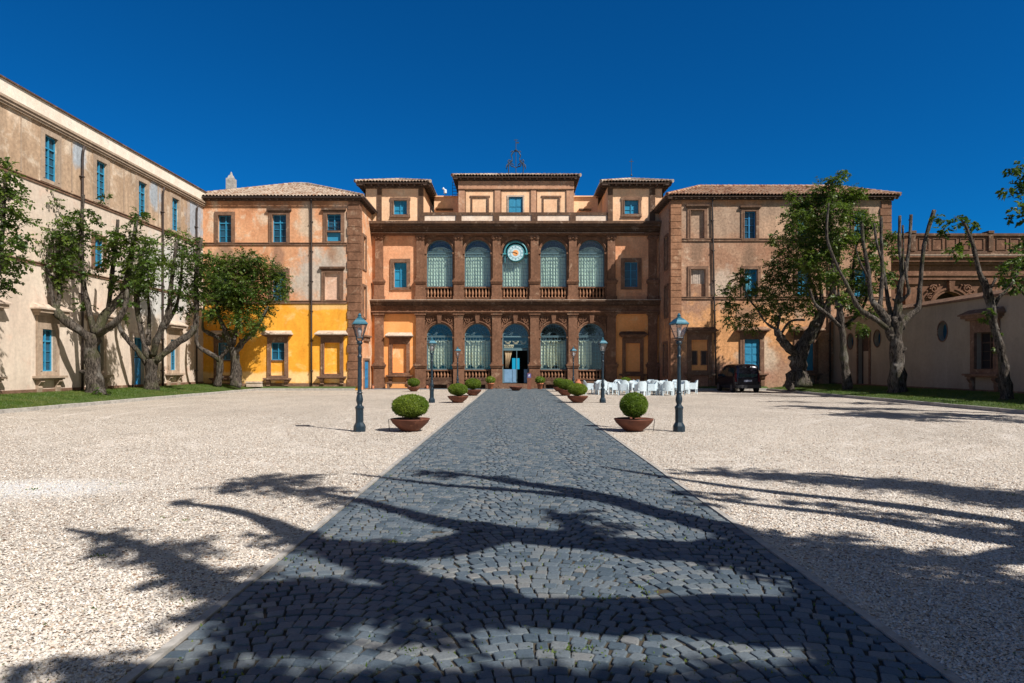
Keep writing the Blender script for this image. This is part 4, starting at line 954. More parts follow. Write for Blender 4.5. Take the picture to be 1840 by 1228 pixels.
for i, (a, c, z0, z1) in enumerate(R2):
    o = surround(FW, rb, a, c, z0, z1, .22, .08, sill=False)
    if i == 0:
        zq = zw(510); infill(FW, o, a, c, z0, zq, 'right_plaster', .1); v = MB(FW); v.box(a, c, -.22, -.18, zq, z1)
        for q in range(5): v.box(a+.22+.13*q, a+.33+.13*q, -.18, -.15+.01*(q % 2), zq, z1)
        v.build('boards', wood, o)
    else:
        sash(FW, o, a, c, z0, z1, 1, 4, .2, 'blue', 'pane_painted_sky', transom=False)
        if i == 1: v = MB(FW); [v.tube([(a+.1+.1*q, -.17, z0+.1), (a+.1+.1*q, -.17, z1-.1)], .035, 6) for q in range(5)]; v.build('curtain', plain('turquoise_curtain', (.12, .42, .52), .8), o, True)
for i, (a, c, z0, z1) in enumerate(R3):
    o = console_window(FW, rb, a, c, z0, z1, .27, .3, 'frame_stone' if i else 'stone_dark')
    if i == 0:
        infill(FW, o, a, c, z0, z1, 'orange_low', .10)
        for p, q in ((1244, 1252), (1261, 1269)):
            f = MB(FW); A, C, Z0, Z1 = uw(p), uw(q), zw(655), zw(632); f.box(A-.06, A, -.1, -.03, Z0, Z1); f.box(C, C+.06, -.1, -.03, Z0, Z1); f.box(A-.06, C+.06, -.1, -.03, Z1, Z1+.06); f.box(A-.06, C+.06, -.1, -.03, Z0-.06, Z0)
            f.build('vent_frame', 'frame_stone', o); MB(FW).box(A, C, -.1, -.08, Z0, Z1).build('vent_panel', 'iron', o)
    else: shutters(FW, o, a, c, z0, z1, .1, 4, 'blue')
for i, (a, c, z0, z1) in enumerate(S_[:2]+[(1.3, 2.5, 1.0, 3.4)]):
    o = surround(FR, rb, a, c, z0, z1, .16, .06, sill=False); infill(FR, o, a, c, z0, z1, 'frame_stone', .1)
quoin(FW, rb, uw(1224), uw(1207)-.09, .25, zw(362), .49, 'stone_warm'); quoin(FR, rb, 0, .5, .25, zw(362), .49, 'stone_warm'); quoin(FW, rb, uw(1583), uw(1601), zw(440), zw(362), .49, 'stone')
string_course(FW, rb, uw(1224.5), uw(1583), zw(434), zw(430)); string_course(FW, rb, uw(1224.5), x1, zw(538), zw(534.5))
downpipe(FW, rb, uw(1279), uw(1286), zt-.05, .3); downpipe(FW, rb, uw(1490), uw(1490), zt-.05, .3)
hip_roof(rb, x0, x1, YW, YW+5.6, zt+.05, 1.45, .45, 'tile_red', gut=False)

# ================================================================ long left wing (runs along the court)
XWL = -22.3; FL = Fr((XWL, 0, 0), (0, 1, 0), (1, 0, 0)); yl = lambda p: XWL*FPX/(p-VX)
M['beige'] = plaster('beige_surround', (.42, .32, .24), (.36, .27, .2), (.5, .4, .3), 1)
lw = thing('long_wing', 'long cream wing with blue casements and white parapet along the left side of the court', 'palace wing', (XWL, 30, 0), world=True)
up = [(y-.46, y+.46, 10.6, 12.72) for y in (20.0, 23.85, 27.7, 31.55, 35.4, 39.3, 43.1)]
mid = [(y-.42, y+.42, 7.0, 8.55) for y in (35.2, )]
gr = [(y-.44, y+.44, 1.45, 3.45) for y in (19.7, 23.6, 27.45, 31.3, 35.0, 42.8)]; door = (38.35, 39.35, .3, 3.4)
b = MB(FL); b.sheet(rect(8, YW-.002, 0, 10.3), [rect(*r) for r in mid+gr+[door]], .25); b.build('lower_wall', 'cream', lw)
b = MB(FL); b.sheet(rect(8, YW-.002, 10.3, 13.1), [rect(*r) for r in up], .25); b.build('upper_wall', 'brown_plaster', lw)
b = MB(FL); b.box(8, YW+.3, -.3, .06, 13.45, 14.2); b.build('parapet', 'pale_stone' if 0 else plaster('whitewashed_parapet', (.80, .72, .62), (.74, .64, .53), (.5, .46, .42), .8, (.6, .72), .2, .15), lw)
b = MB(FL); b.box(8, YW+.3, -.02, .12, 13.1, 13.2); b.box(8, YW+.3, -.02, .18, 13.201, 13.33); b.box(8, YW+.3, -.02, .24, 13.331, 13.449); b.build('cornice', M['beige'], lw)
b = MB(FL); b.box(8, YW+.35, -.35, .14, 14.201, 14.27); b.build('coping', 'stone_dark', lw)
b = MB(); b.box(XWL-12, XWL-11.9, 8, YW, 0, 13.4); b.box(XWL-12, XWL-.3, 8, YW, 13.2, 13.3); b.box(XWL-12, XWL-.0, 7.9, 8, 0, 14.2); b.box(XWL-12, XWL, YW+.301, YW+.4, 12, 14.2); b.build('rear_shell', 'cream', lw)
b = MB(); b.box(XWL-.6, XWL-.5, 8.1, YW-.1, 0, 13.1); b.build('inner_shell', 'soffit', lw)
string_course(FL, lw, 8, YW-.01, 10.22, 10.34, 'frame_stone', .05); string_course(FL, lw, 8, YW-.01, 6.42, 6.52, 'frame_stone', .05)
b = MB(FL); b.box(8, YW-.01, -.02, .06, .3, .62); b.build('plinth', 'frame_stone', lw)
for (a, c, z0, z1) in up: o = surround(FL, lw, a, c, z0, z1, .24, .04, 'beige', sill=False); sash(FL, o, a, c, z0, z1, 1, 4, .16)
for (a, c, z0, z1) in mid: o = surround(FL, lw, a, c, z0, z1, .2, .05, sill=False); sash(FL, o, a, c, z0, z1, 1, 3, .16)
for (a, c, z0, z1) in gr: o = console_window(FL, lw, a, c, z0, z1, .36, .3, 'pale_stone', 'beige', hz=.7); sash(FL, o, a, c, z0, z1, 1, 3, .14, mat='blue')
a, c, z0, z1 = door; o = surround(FL, lw, a, c, z0, z1, .26, .06, 'pale_stone', sill=False); o['label'] = 'blue door with glazed top'
shutters(FL, o, a, c, z0, 2.2, .12, 2, 'blue_door'); sash(FL, o, a, c, 2.25, z1, 1, 2, .12, transom=False)
for y in (33.7, 41.4, 45.8, 24.5): downpipe(FL, lw, y, y, 13.0, .4, .06)
for y in (25.8, 29.6, 33.0, 37.4, 41.0, 44.9):                                      # raised panel edges of the top floor
    b = MB(FL); b.box(y, y+.07, -.02, .03, 10.5, 12.95); b.build('panel_moulding', 'beige', lw)
rr = MB(); tile_slope(rr, (XWL-.5, 8, 14.15), (XWL-.5, YW-1, 14.15), (XWL-6, 8, 15.0), (XWL-6, YW-1, 15.0)); rr.build('roof', 'tile', lw)

# ================================================================ garden wall on the right and the arcaded portico behind it
XG = 22.8; FG = Fr((XG, 0, 0), (0, 1, 0), (-1, 0, 0)); yg = lambda p: XG*FPX/(p-VX)
gw = thing('garden_wall', 'high shaded cream wall with oval windows behind the lawn on the right', 'wall', (XG, 30, 0), world=True)
def oval(y, z, ry, rz, n=24): return [(y+ry*math.cos(2*math.pi*i/n), z+rz*math.sin(2*math.pi*i/n)) for i in range(n)]
OV = [(35.0, 3.55, .40, .52), (41.3, 3.45, .40, .52), (44.6, 3.4, .40, .52), (24.6, 3.6, .4, .52)]
gd = (42.2, 43.6, .4, 3.9); gwin = (31.15, 32.45, 1.55, 3.35)
b = MB(FG); b.sheet(rect(8, YW, 0, 5.0), [oval(*q) for q in OV]+[rect(*gd), rect(*gwin)], .35); b.box(8, YW, -.6, -.55, 0, 5.0); b.build('wall_face', 'garden_wall', gw)
b = MB(FG); b.add([(8, .14, 5.0), (YW, .14, 5.0), (YW, .14, 5.1), (8, .14, 5.1), (8, -.3, 5.34), (YW, -.3, 5.34), (8, -.7, 5.0), (YW, -.7, 5.0)], [(0, 1, 2, 3), (3, 2, 5, 4), (4, 5, 7, 6), (6, 7, 1, 0), (0, 3, 4, 6), (1, 7, 5, 2)]); b.build('coping', 'frame_stone', gw)
b = MB(FG); b.box(8, YW, -.02, .06, .3, .55); b.build('plinth', 'frame_stone', gw)
for q in OV:
    b = MB(FG); n = 24; pts = []
    for (k, d) in ((1.0, -.02), (1.0, .03), (1.12, .03), (1.12, -.02)): pts += [(u, d, z) for u, z in oval(q[0], q[1], q[2]*k-.002, q[3]*k-.002)]
    b.add(pts, [(j*n+i, j*n+(i+1) % n, ((j+1) % 4)*n+(i+1) % n, ((j+1) % 4)*n+i) for j in range(4) for i in range(n)]); o = b.build('oval_window', 'frame_stone', gw)
    m = MB(FG); m.slab(oval(*q), -.3, -.28); m.build('pane', 'pane', o)
a, c, z0, z1 = gd; o = surround(FG, gw, a, c, z0, z1, .15, .05, 'frame_stone', sill=False, name='doorway'); m = MB(FG); m.box(a, c, -.3, -.26, z0, z1); m.build('gate_leaf', 'soffit', o); MB(FG).box(a+.5, c-.25, -.26, -.22, z0, 2.7).build('inner_door', 'garden_wall', o)
a, c, z0, z1 = gwin; o = console_window(FG, gw, a, c, z0, z1, .5, .32, 'frame_stone', 'frame_stone', .34, .6); sash(FG, o, a, c, z0, z1, 1, 3, .3, 'soffit', 'dark_opening')
YP = 53.0; FP = Fr((0, YP, 0), (1, 0, 0), (0, -1, 0)); upp = lambda p: UP(p, YP); zp = lambda p: ZP(p, YP)
po = thing('portico', 'red-brown stone arcade with carved spandrels and panelled parapet rising behind the garden wall', 'portico', (upp(1706), YP, 0), world=True)
A0, A1 = upp(1560), upp(2000); sp = (1706-1610+42)  # arch spacing in photo pixels
arcs = [upp(1706-148), upp(1706), upp(1706+148)]; ra = 31/FPX*YP; zsP = zp(556)
b = MB(FP); b.sheet(rect(upp(1480), A1, 0, zp(505)), [arch(u, ra, .5, zsP) for u in arcs[1:]], .7); b.build('arcade_wall', 'portico_stone', po)
b = MB(FP); b.box(A0-3, A1, -2.6, -2.5, 0, zp(480)); b.build('rear_wall', 'stone_dark', po)
for u in arcs[1:]:
    b = MB(FP); n = 20
    for (r0_, r1_, d) in ((ra-.003, ra+.2, .10), (ra+.2, ra+.36, .18)):
        pts = []
        for i in range(n+1):
            a = math.pi*i/n; c, s_ = math.cos(a), math.sin(a); pts += [(u+r0_*c, -.02, zsP+r0_*s_), (u+r0_*c, d, zsP+r0_*s_), (u+r1_*c, d, zsP+r1_*s_), (u+r1_*c, -.02, zsP+r1_*s_)]
        b.add(pts, [(i*4+j, (i+1)*4+j, (i+1)*4+(j+1) % 4, i*4+(j+1) % 4) for i in range(n) for j in range(4)])
    b.hexa([(u-.16, -.02, zsP+ra), (u+.16, -.02, zsP+ra), (u+.16, .3, zsP+ra), (u-.16, .3, zsP+ra)], [(u-.24, -.02, zp(506)), (u+.24, -.02, zp(506)), (u+.24, .36, zp(506)), (u-.24, .36, zp(506))])
    o = b.build('archivolt', 'portico_stone', po)
    for s_ in (-1, 1):
        c = MB(FP); cx = u+s_*1.35; czz = zp(520)
        c.tube(spiral(cx, czz, .34, 1.5, s_, 16, .12, .5), [.07]*17, 6); c.tube(spiral(cx+s_*.3, czz-.6, .25, 1.2, -s_, 12, .1, 1), [.06]*13, 6)
        for q in range(5): c.lathe([(.03, -.1), (.1, -.03), (.08, .06), (.01, .1)], (cx-s_*.45+s_*.25*q, .1, czz+.3-.03*q*q), 6)
        c.build('spandrel_carving', 'portico_stone', o)
for p in (1632, 1780):
    b = MB(FP); b.box(upp(p-9), upp(p+9), -.02, .3, 0, zp(512)); b.box(upp(p-12), upp(p+12), -.02, .45, zp(512), zp(504.5)); b.build('pilaster', 'portico_stone', po)
b = MB(FP); e0, e1 = upp(1500), A1
for (pa, pb, d) in ((504, 497, .3), (497, 492, .4), (492, 478, .32), (478, 473, .55), (473, 466, .75), (466, 462.5, .9)): b.box(e0, e1, -.02, d, zp(pa)+.001, zp(pb))
b.build('cornice', 'portico_stone', po)
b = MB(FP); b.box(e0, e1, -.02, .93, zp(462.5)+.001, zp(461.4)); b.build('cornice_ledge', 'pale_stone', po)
b = MB(FP); b.box(e0, e1, -.5, .1, zp(461.4), zp(425)); b.build('parapet', 'portico_stone', po)
b = MB(FP); b.box(e0, e1, -.55, .24, zp(424.9), zp(420.5)); b.box(e0, e1, .0, .18, zp(461)+.01, zp(452))
for p in (1638, 1777, 1915): b.box(upp(p-4), upp(p+4), -.02, .26, zp(451.9), zp(425.1)); b.box(upp(p-5), upp(p+5), -.5, .3, zp(420.4), zp(416))
for p0, p1 in ((1646, 1769), (1785, 1907)):
    for k in range(5):
        a = p0+(p1-p0)*k/5+3; c = p0+(p1-p0)*(k+1)/5-3
        for (s0, s1, t0, t1) in ((a, a+1.4, 449, 430), (c-1.4, c, 449, 430), (a, c, 450, 449), (a, c, 430, 429)): b.box(upp(s0), upp(s1), .09, .16, zp(t0), zp(t1))
b.build('parapet_panels', 'stone_dark', po)
# ================================================================ trees
def leaf_mesh(cl, size, dens, flat=.45):
    """cl: list of (centre, radius). sprays of small leaves around each centre"""
    C = []; D = []; L = []
    for c, r in cl:
        n = max(5, int(dens*r*r*70)); o = rng.normal(0, 1, (n, 3)); o /= np.linalg.norm(o, axis=1)[:, None]; o *= (rng.uniform(0, 1, n)**.5)[:, None]*r*.75
        d = o/(np.linalg.norm(o, axis=1)[:, None]+1e-6)*.7+rng.normal(0, .6, (n, 3)); d[:, 2] = d[:, 2]*flat-.05; d /= np.linalg.norm(d, axis=1)[:, None]
        C.append(np.array(c)+o); D.append(d); L.append(rng.uniform(.35, 1.15, n)*min(r, .8))
    C = np.concatenate(C); D = np.concatenate(D); L = np.concatenate(L); n = len(C); K = 11
    t = (np.arange(K)+.6)/K; P = C[:, None]+D[:, None]*(L[:, None]*t)[:, :, None]; P[:, :, 2] -= (t**2)[None]*.10
    up = np.array([0, 0, 1.])+rng.normal(0, .45, (n, 3)); side = np.cross(D, up); side /= np.linalg.norm(side, axis=1)[:, None]
    sg = np.where(np.arange(K) % 2, 1, -1)[None, :, None]
    ax = side[:, None]*sg+D[:, None]*.6+rng.normal(0, .35, (n, K, 3)); ax /= np.linalg.norm(ax, axis=2)[:, :, None]
    nr = up[:, None]+rng.normal(0, .45, (n, K, 3)); w = np.cross(ax, nr); w /= np.linalg.norm(w, axis=2)[:, :, None]
    s = size*rng.uniform(.6, 1.25, (n, K, 1)); drop = np.array([0, 0, -.25])
    V = np.stack([P, P+ax*s*.5+w*s*.36, P+ax*s+drop*s, P+ax*s*.5-w*s*.36], 2).reshape(-1, 3)
    return V, np.arange(len(V)).reshape(-1, 4), C, D, L
def tree(name, label, base, limbs, clumps, size=.14, dens=1.6, leaf='leaf', group=None, knob=True, twigs=True):
    t = thing(name, label, 'tree', base, group=group); b = MB()
    def smooth(pts, rad):
        P = []; R = []; n = len(pts)
        for i in range(n-1):
            p0, p1, p2, p3 = [Vector(pts[min(max(i+k, 0), n-1)]) for k in (-1, 0, 1, 2)]
            for q in range(4):
                u = q/4; P.append(.5*((2*p1)+(p2-p0)*u+(2*p0-5*p1+4*p2-p3)*u*u+(3*p1-p0-3*p2+p3)*u**3)); R.append(rad[i]*(1-u)+rad[i+1]*u)
        P.append(Vector(pts[-1])); R.append(rad[-1]); return P, R
    for pts, rad in limbs:
        P, R = smooth(pts, rad)
        P = [p+Vector((random.uniform(-1, 1), random.uniform(-1, 1), random.uniform(-.5, .5)))*r*.12 for p, r in zip(P, R)]
        R = [r*random.uniform(.84, 1.2) for r in R]; b.tube(P, R, 18 if R[0] > .2 else 9, wob=.14, ridge=.17)
        for p, r in zip(P[2:], R[2:]):                                        # burls and cut stubs
            if random.random() < .30 and r > .05:
                a = Vector((random.uniform(-1, 1), random.uniform(-1, 1), random.uniform(-.2, .8))).normalized(); q = p+a*r*.75; b.tube([q-a*r*.5, q, q+a*r*.35, q+a*r*random.uniform(.5, 1.3)], [r*.6, r*.55, r*.42, r*.2], 7, wob=.4)
    b.build('trunk', 'bark', t, True)
    if clumps:
        V, F, C, D, L = leaf_mesh(clumps, size, dens); npobj('crown', V, F, leaf, t)
        if twigs:
            tw = MB()
            for i in range(0, len(C), 3):
                c = Vector(C[i]); d = Vector(D[i]); tw.tube([c-d*.15, c+d*float(L[i])*.9], [.014, .005], 3, cap=False)
            tw.build('twigs', 'bark', t)['kind'] = 'stuff'
    return t
def pix_tree(name, label, X, Y, z, limbs, clumps, group, depth=1.0, **kw):
    ts = .80 if X < 0 else 1.0
    def P(px, py, dy=0): yy = Y+dy; return ((px-VX)/FPX*yy-X, dy, H+(VY-py)/FPX*yy-z)
    s = Y/FPX; LB = []
    for pts, rad in limbs: LB.append(([P(*p) for p in pts], [ts*r*s*(.52+.34*min(1, r/22)) for r in rad]))
    CL = [(P(c[0], c[1], c[3] if len(c) > 3 else random.uniform(-depth, depth)*.7), c[2]*s*1.08) for c in clumps]
    return tree(name, label, (X, Y, z), LB, CL, group=group, **kw)
GL, GR = 'pollarded trees on the left lawn', 'pollarded trees on the right lawn'
pix_tree('linden_tree', 'leafy tree cut off by the left edge of the photo, only its crown showing', -20.5, 24.6, .4,
    [([(-58, 745), (-56, 640), (-50, 580)], [22, 18, 17]), ([(-50, 585), (-20, 530, -.3), (-2, 480, -.3), (6, 400), (10, 310)], [12, 10, 8, 7, 4]), ([(-50, 580), (-70, 500), (-75, 380)], [12, 9, 6]), ([(-40, 570), (-25, 500), (-25, 350)], [10, 8, 5])],
    [(-20, 320, 28), (8, 308, 20), (22, 345, 26), (5, 375, 30), (30, 398, 22), (38, 425, 20), (12, 445, 28), (-10, 480, 30), (25, 468, 20), (2, 508, 22), (6, 288, 12), (-30, 420, 30), (-60, 400, 35), (-70, 340, 35), (-90, 450, 35), (-40, 360, 30), (20, 490, 15)], GL, leaf='leaf')
pix_tree('linden_tree', 'pollarded tree with thick trunk, leftmost of the trees shown whole before the cream wing', -20.5, 32.1, .38,
    [([(172, 712), (168, 670), (164, 630), (169, 600)], [24, 19, 17, 18]), ([(165, 612), (140, 592, -.4), (112, 572, -.7), (97, 552, -.8)], [14, 13, 12, 10]),
     ([(98, 558, -.8), (90, 515, -.9), (84, 470, -.8), (78, 420, -.7), (76, 370, -.6)], [8, 7, 7, 6, 3]), ([(102, 556, -.8), (108, 520, -.4), (104, 480, -.3), (112, 420, -.3)], [7, 6, 5, 4]),
     ([(170, 600), (192, 562, .4), (222, 530, .6), (230, 493, .6), (238, 448, .5), (247, 385, .5)], [14, 13, 12, 9, 8, 5]), ([(168, 595), (153, 525, .2), (147, 470, .2), (146, 413, .1), (150, 350)], [11, 8, 7, 6, 6]),
     ([(195, 560, .3), (200, 505, .8), (208, 440, .8), (212, 395, .8)], [9, 8, 7, 6]), ([(175, 602), (200, 585, -.6), (222, 560, -.8), (228, 520, -.8)], [11, 10, 9, 6]), ([(172, 705), (186, 712, -.4)], [16, 12])],
    [(80, 360, 22), (98, 385, 26), (66, 400, 24), (110, 425, 28), (60, 440, 26), (85, 450, 28), (110, 470, 26), (60, 480, 24), (95, 500, 24), (70, 520, 16), (130, 395, 20), (130, 445, 24), (155, 420, 20), (150, 385, 14), (140, 490, 18), (150, 545, 12), (215, 455, 26), (235, 425, 22), (252, 470, 26), (228, 498, 22), (205, 430, 20), (262, 440, 20), (250, 388, 16), (255, 505, 20), (185, 480, 14), (192, 450, 16), (205, 520, 14), (270, 490, 16), (188, 352, 9), (175, 395, 11), (45, 455, 14), (107, 560, 9), (182, 705, 9, -.7), (230, 545, 12)], GL)
pix_tree('linden_tree', 'tree with short trunk splayed into grey limbs before the blue door', -20.5, 37.1, .38,
    [([(273, 706), (272, 680), (272, 645)], [19, 15, 15]), ([(265, 655), (248, 632, -.4), (228, 610, -.6), (214, 586, -.7), (217, 560, -.7)], [9, 8, 8, 7, 6]), ([(268, 645), (254, 595, .3), (246, 545, .3), (248, 490, .3), (262, 440, .3)], [10, 8, 8, 6, 5]),
     ([(274, 640), (284, 605, -.3), (302, 565, -.5), (308, 505, -.4), (318, 435, -.4)], [11, 10, 9, 7, 6]), ([(279, 650), (313, 620, .2), (347, 595, .4), (353, 555, .4), (352, 500, .4), (361, 428, .4)], [11, 11, 10, 8, 7, 6]),
     ([(296, 590, -.4), (318, 545, .5), (326, 490, .5), (330, 440, .5)], [8, 6, 5, 4]), ([(266, 620, .2), (268, 560, .8), (264, 510, .8)], [8, 6, 5])],
    [(320, 428, 20), (332, 455, 25), (352, 470, 22), (308, 480, 22), (345, 500, 24), (322, 525, 20), (362, 530, 20), (262, 475, 20), (248, 498, 22), (268, 435, 14), (372, 500, 16), (352, 435, 10), (238, 520, 18), (265, 520, 18), (340, 555, 14), (310, 550, 12), (222, 568, 9), (285, 460, 14), (300, 420, 10), (378, 560, 12), (375, 460, 12)], GL)
pix_tree('linden_tree', 'round dense crowned tree with forked double trunk before the yellow wall', -18.9, 44.0, .35,
    [([(423, 695), (424, 660), (420, 625)], [17, 13, 12]), ([(391, 695), (395, 665), (396, 640)], [13, 10, 9]), ([(396, 650), (384, 640, -.3), (358, 624, -.5), (353, 606, -.5), (356, 570, -.5)], [8, 8, 7, 6, 4]), ([(396, 645), (408, 630), (418, 618)], [8, 8, 9]),
     ([(424, 632), (440, 612, .2), (456, 596, .3), (468, 578, .3), (482, 550, .3)], [9, 9, 8, 7, 4]), ([(416, 625), (404, 595), (390, 560), (388, 510)], [9, 8, 6, 4]), ([(420, 620), (428, 570, .5), (432, 510, .5)], [8, 6, 4]), ([(400, 612), (375, 598, .4), (364, 588, .4), (368, 540, .4)], [7, 6, 5, 3])],
    [(388, 478, 22), (415, 474, 24), (448, 470, 24), (478, 484, 24), (502, 500, 16), (392, 505, 26), (428, 512, 30), (468, 515, 28), (500, 530, 15), (402, 545, 24), (440, 550, 26), (474, 552, 20), (386, 565, 16), (430, 578, 18), (462, 586, 14), (378, 528, 20), (408, 598, 12), (366, 484, 12), (450, 600, 10), (512, 518, 9), (440, 490, 26), (410, 525, 24)], GL, dens=2.2)
pix_tree('linden_tree', 'massive leaning tree with hollow scarred trunk beside the parked van', 18.35, 42.2, .36,
    [([(1438, 695), (1434, 665), (1440, 630), (1456, 600), (1474, 570), (1488, 545)], [24, 19, 17, 15, 13, 10]), ([(1434, 640), (1414, 622, -.4), (1400, 603, -.5), (1396, 592, -.5)], [12, 11, 10, 8]), ([(1398, 594, -.5), (1376, 580, -.6), (1360, 555, -.6), (1346, 538, -.6), (1334, 510, -.6)], [4, 3.2, 3, 2.5, 1.6]), ([(1397, 592, -.5), (1402, 565, -.5), (1396, 540, -.5)], [4, 3, 2]), ([(1404, 600, -.5), (1420, 578, -.3), (1445, 575, 0)], [3.5, 3.5, 4]),
     ([(1474, 570), (1464, 523, .4), (1452, 495, .4)], [6, 4, 3]), ([(1478, 566), (1474, 515, .2), (1466, 470, .2), (1455, 420, .2)], [7, 5, 4, 3]), ([(1482, 560), (1500, 500, -.3), (1505, 420, -.3)], [7, 5, 3]), ([(1425, 668, -.5), (1418, 690, -.6), (1422, 700, -.6)], [9, 10, 11])],
    [(1332, 498, 18), (1310, 522, 16), (1365, 520, 16), (1385, 505, 16), (1375, 545, 16), (1400, 550, 18), (1395, 430, 14), (1350, 590, 12), (1310, 575, 12), (1316, 553, 15), (1340, 572, 14), (1324, 585, 9), (1368, 562, 14), (1346, 532, 12), (1302, 545, 9), (1398, 482, 24), (1420, 508, 26), (1388, 528, 15), (1408, 455, 20), (1440, 470, 26), (1432, 432, 22), (1420, 556, 16), (1400, 574, 12), (1450, 538, 22), (1468, 500, 26), (1440, 402, 24), (1420, 388, 16), (1462, 420, 26), (1490, 450, 24), (1385, 570, 10), (1460, 560, 14), (1428, 590, 10)], GR, leaf='leaf_light', dens=1.9)
pix_tree('linden_tree', 'slender tree with light green crown reaching above the roof line', 19.8, 39.1, .38,
    [([(1524, 702), (1518, 655), (1514, 600), (1508, 545)], [13, 10, 9, 9]), ([(1510, 570), (1500, 525), (1496, 475), (1490, 400), (1496, 340)], [6, 5, 4, 3, 2]), ([(1512, 590), (1488, 566, -.3), (1466, 548, -.4), (1455, 520, -.4)], [5, 5, 4, 3]), ([(1508, 550), (1506, 500, .3), (1508, 440, .3)], [4, 3.5, 3]), ([(1514, 590), (1535, 572, .4), (1556, 540, .5), (1566, 480, .5)], [5, 5, 4, 2.5]), ([(1510, 560), (1530, 500, .6), (1540, 430, .6)], [5, 4, 3])],
    [(1420, 350, 10), (1480, 345, 20), (1500, 325, 15), (1440, 365, 16), (1540, 350, 14), (1560, 400, 16), (1575, 480, 16), (1510, 540, 16), (1450, 470, 22), (1570, 560, 14), (1520, 350, 18), (1462, 370, 20), (1500, 378, 25), (1530, 388, 20), (1470, 405, 24), (1445, 385, 15), (1510, 425, 26), (1545, 425, 18), (1480, 455, 26), (1552, 468, 22), (1530, 508, 22), (1560, 520, 16), (1603, 425, 13), (1606, 452, 12), (1592, 500, 14), (1500, 498, 18), (1540, 556, 14), (1452, 440, 20), (1550, 592, 10), (1525, 585, 8), (1575, 440, 12), (1515, 312, 8), (1430, 372, 10), (1425, 410, 12), (1535, 540, 14)], GR, leaf='leaf_light', dens=2.6)
pix_tree('linden_tree', 'bare pollarded tree with upright leafless limbs like a candelabra on the right lawn', 20.0, 34.2, .38,
    [([(1614, 706), (1612, 660), (1610, 610), (1612, 575)], [20, 15, 14, 15]), ([(1606, 612), (1597, 590), (1583, 560, -.2), (1566, 538, -.3), (1561, 490, -.3), (1552, 440, -.3), (1549, 402, -.3)], [10, 10, 9, 7, 6, 5, 4.6]), ([(1580, 556, -.2), (1585, 505), (1584, 440), (1583, 390)], [6, 5.5, 5, 4.4]), ([(1584, 470, 0), (1575, 433), (1571, 402)], [4, 3.8, 3.4]),
     ([(1612, 580), (1614, 545), (1619, 508), (1628, 485), (1634, 437), (1637, 386)], [10, 9, 7, 5, 4.5, 4]), ([(1619, 515), (1620, 498, .2), (1616, 441, .2), (1617, 388, .2)], [5, 5, 5, 4]), ([(1618, 590), (1632, 570, .3), (1650, 554, .4), (1653, 520, .4), (1661, 441, .4), (1679, 378, .4)], [9, 8, 8, 6, 5.5, 5]),
     ([(1596, 592), (1570, 572, -.6), (1545, 556, -.8), (1526, 520, -.8), (1500, 468, -.8), (1486, 424, -.8), (1489, 365, -.8)], [7, 7, 6.5, 5, 4.5, 3.5, 2.5]), ([(1606, 585), (1596, 545, .5), (1590, 500, .5), (1584, 460, .5)], [7, 6, 4, 3]), ([(1612, 545), (1632, 528, -.4), (1630, 508, -.4), (1626, 470, -.4)], [5, 5, 4, 3]), ([(1622, 500, .2), (1623, 440, .5), (1622, 405, .5)], [3, 3, 3]), ([(1560, 500, -.3), (1545, 470, -.5), (1536, 440, -.5)], [3, 2.5, 2])],
    [(1688, 392, 10), (1692, 412, 8), (1597, 492, 5), (1560, 395, 5), (1545, 585, 8), (1552, 600, 7)], GR, leaf='leaf_light', dens=1.3)
pix_tree('linden_tree', 'leaning tree with flat sprays of dark leaves before the hooded garden wall window', 20.0, 26.7, .4,
    [([(1809, 722), (1806, 680), (1800, 636), (1785, 580), (1774, 523), (1760, 490), (1748, 441), (1737, 411), (1726, 394)], [15, 11.5, 10, 10, 9, 6, 5, 4, 3]), ([(1782, 560), (1794, 536), (1810, 520), (1830, 490)], [6, 5, 4, 3]), ([(1780, 545), (1776, 528), (1790, 500)], [6, 5, 3])],
    [(1718, 398, 14), (1700, 418, 13), (1742, 408, 13), (1714, 452, 13), (1756, 404, 8), (1735, 440, 11), (1694, 396, 8), (1810, 482, 18), (1836, 470, 22), (1822, 508, 18), (1800, 505, 10), (1776, 560, 8), (1792, 600, 6), (1840, 440, 14), (1855, 500, 20), (1796, 628, 6), (1768, 576, 7), (1730, 460, 9)], GR, depth=1.2, dens=1.5)
pix_tree('linden_tree', 'tree whose dark leafy branches reach in at the right edge near the top', 18.9, 22.3, .4,
    [([(1925, 745), (1920, 640), (1905, 560)], [20, 16, 14]), ([(1905, 570), (1890, 480), (1880, 380), (1850, 310)], [9, 7, 6, 3]), ([(1910, 560), (1930, 450), (1925, 330)], [9, 7, 5])],
    [(1834, 298, 13), (1814, 306, 9), (1830, 340, 13), (1806, 344, 7), (1834, 372, 14), (1812, 392, 8), (1852, 325, 22), (1872, 360, 30), (1882, 300, 28), (1882, 410, 32), (1920, 350, 40), (1930, 430, 40), (1838, 395, 10)], GR, depth=1.2)
tree('linden_tree', 'tree on the right lawn beyond the photo edge, its shade lying across the gravel', (18.9, 17.6, .4),
    [([(0, 0, -.1), (.05, 0, 1.5), (-.1, 0, 3)], [.42, .33, .34]), ([(-.1, 0, 2.9), (-1.0, .3, 4), (-1.5, .4, 5.5), (-1.7, .4, 7.8)], [.24, .2, .14, .06]), ([(-.1, 0, 3), (.1, -.5, 5), (.2, -.6, 8)], [.22, .15, .06]), ([(0, 0, 2.9), (1.0, .4, 4), (1.4, .6, 7.5)], [.2, .16, .06]), ([(0, .1, 3), (-.3, 1.0, 4.4), (-.6, 1.3, 7.2)], [.2, .15, .06])],
    [((random.uniform(-2.2, 1.6), random.uniform(-1.4, 1.6), random.uniform(4.6, 8.2)), random.uniform(.4, .7)) for _ in range(26)], dens=1.4, group=GR)
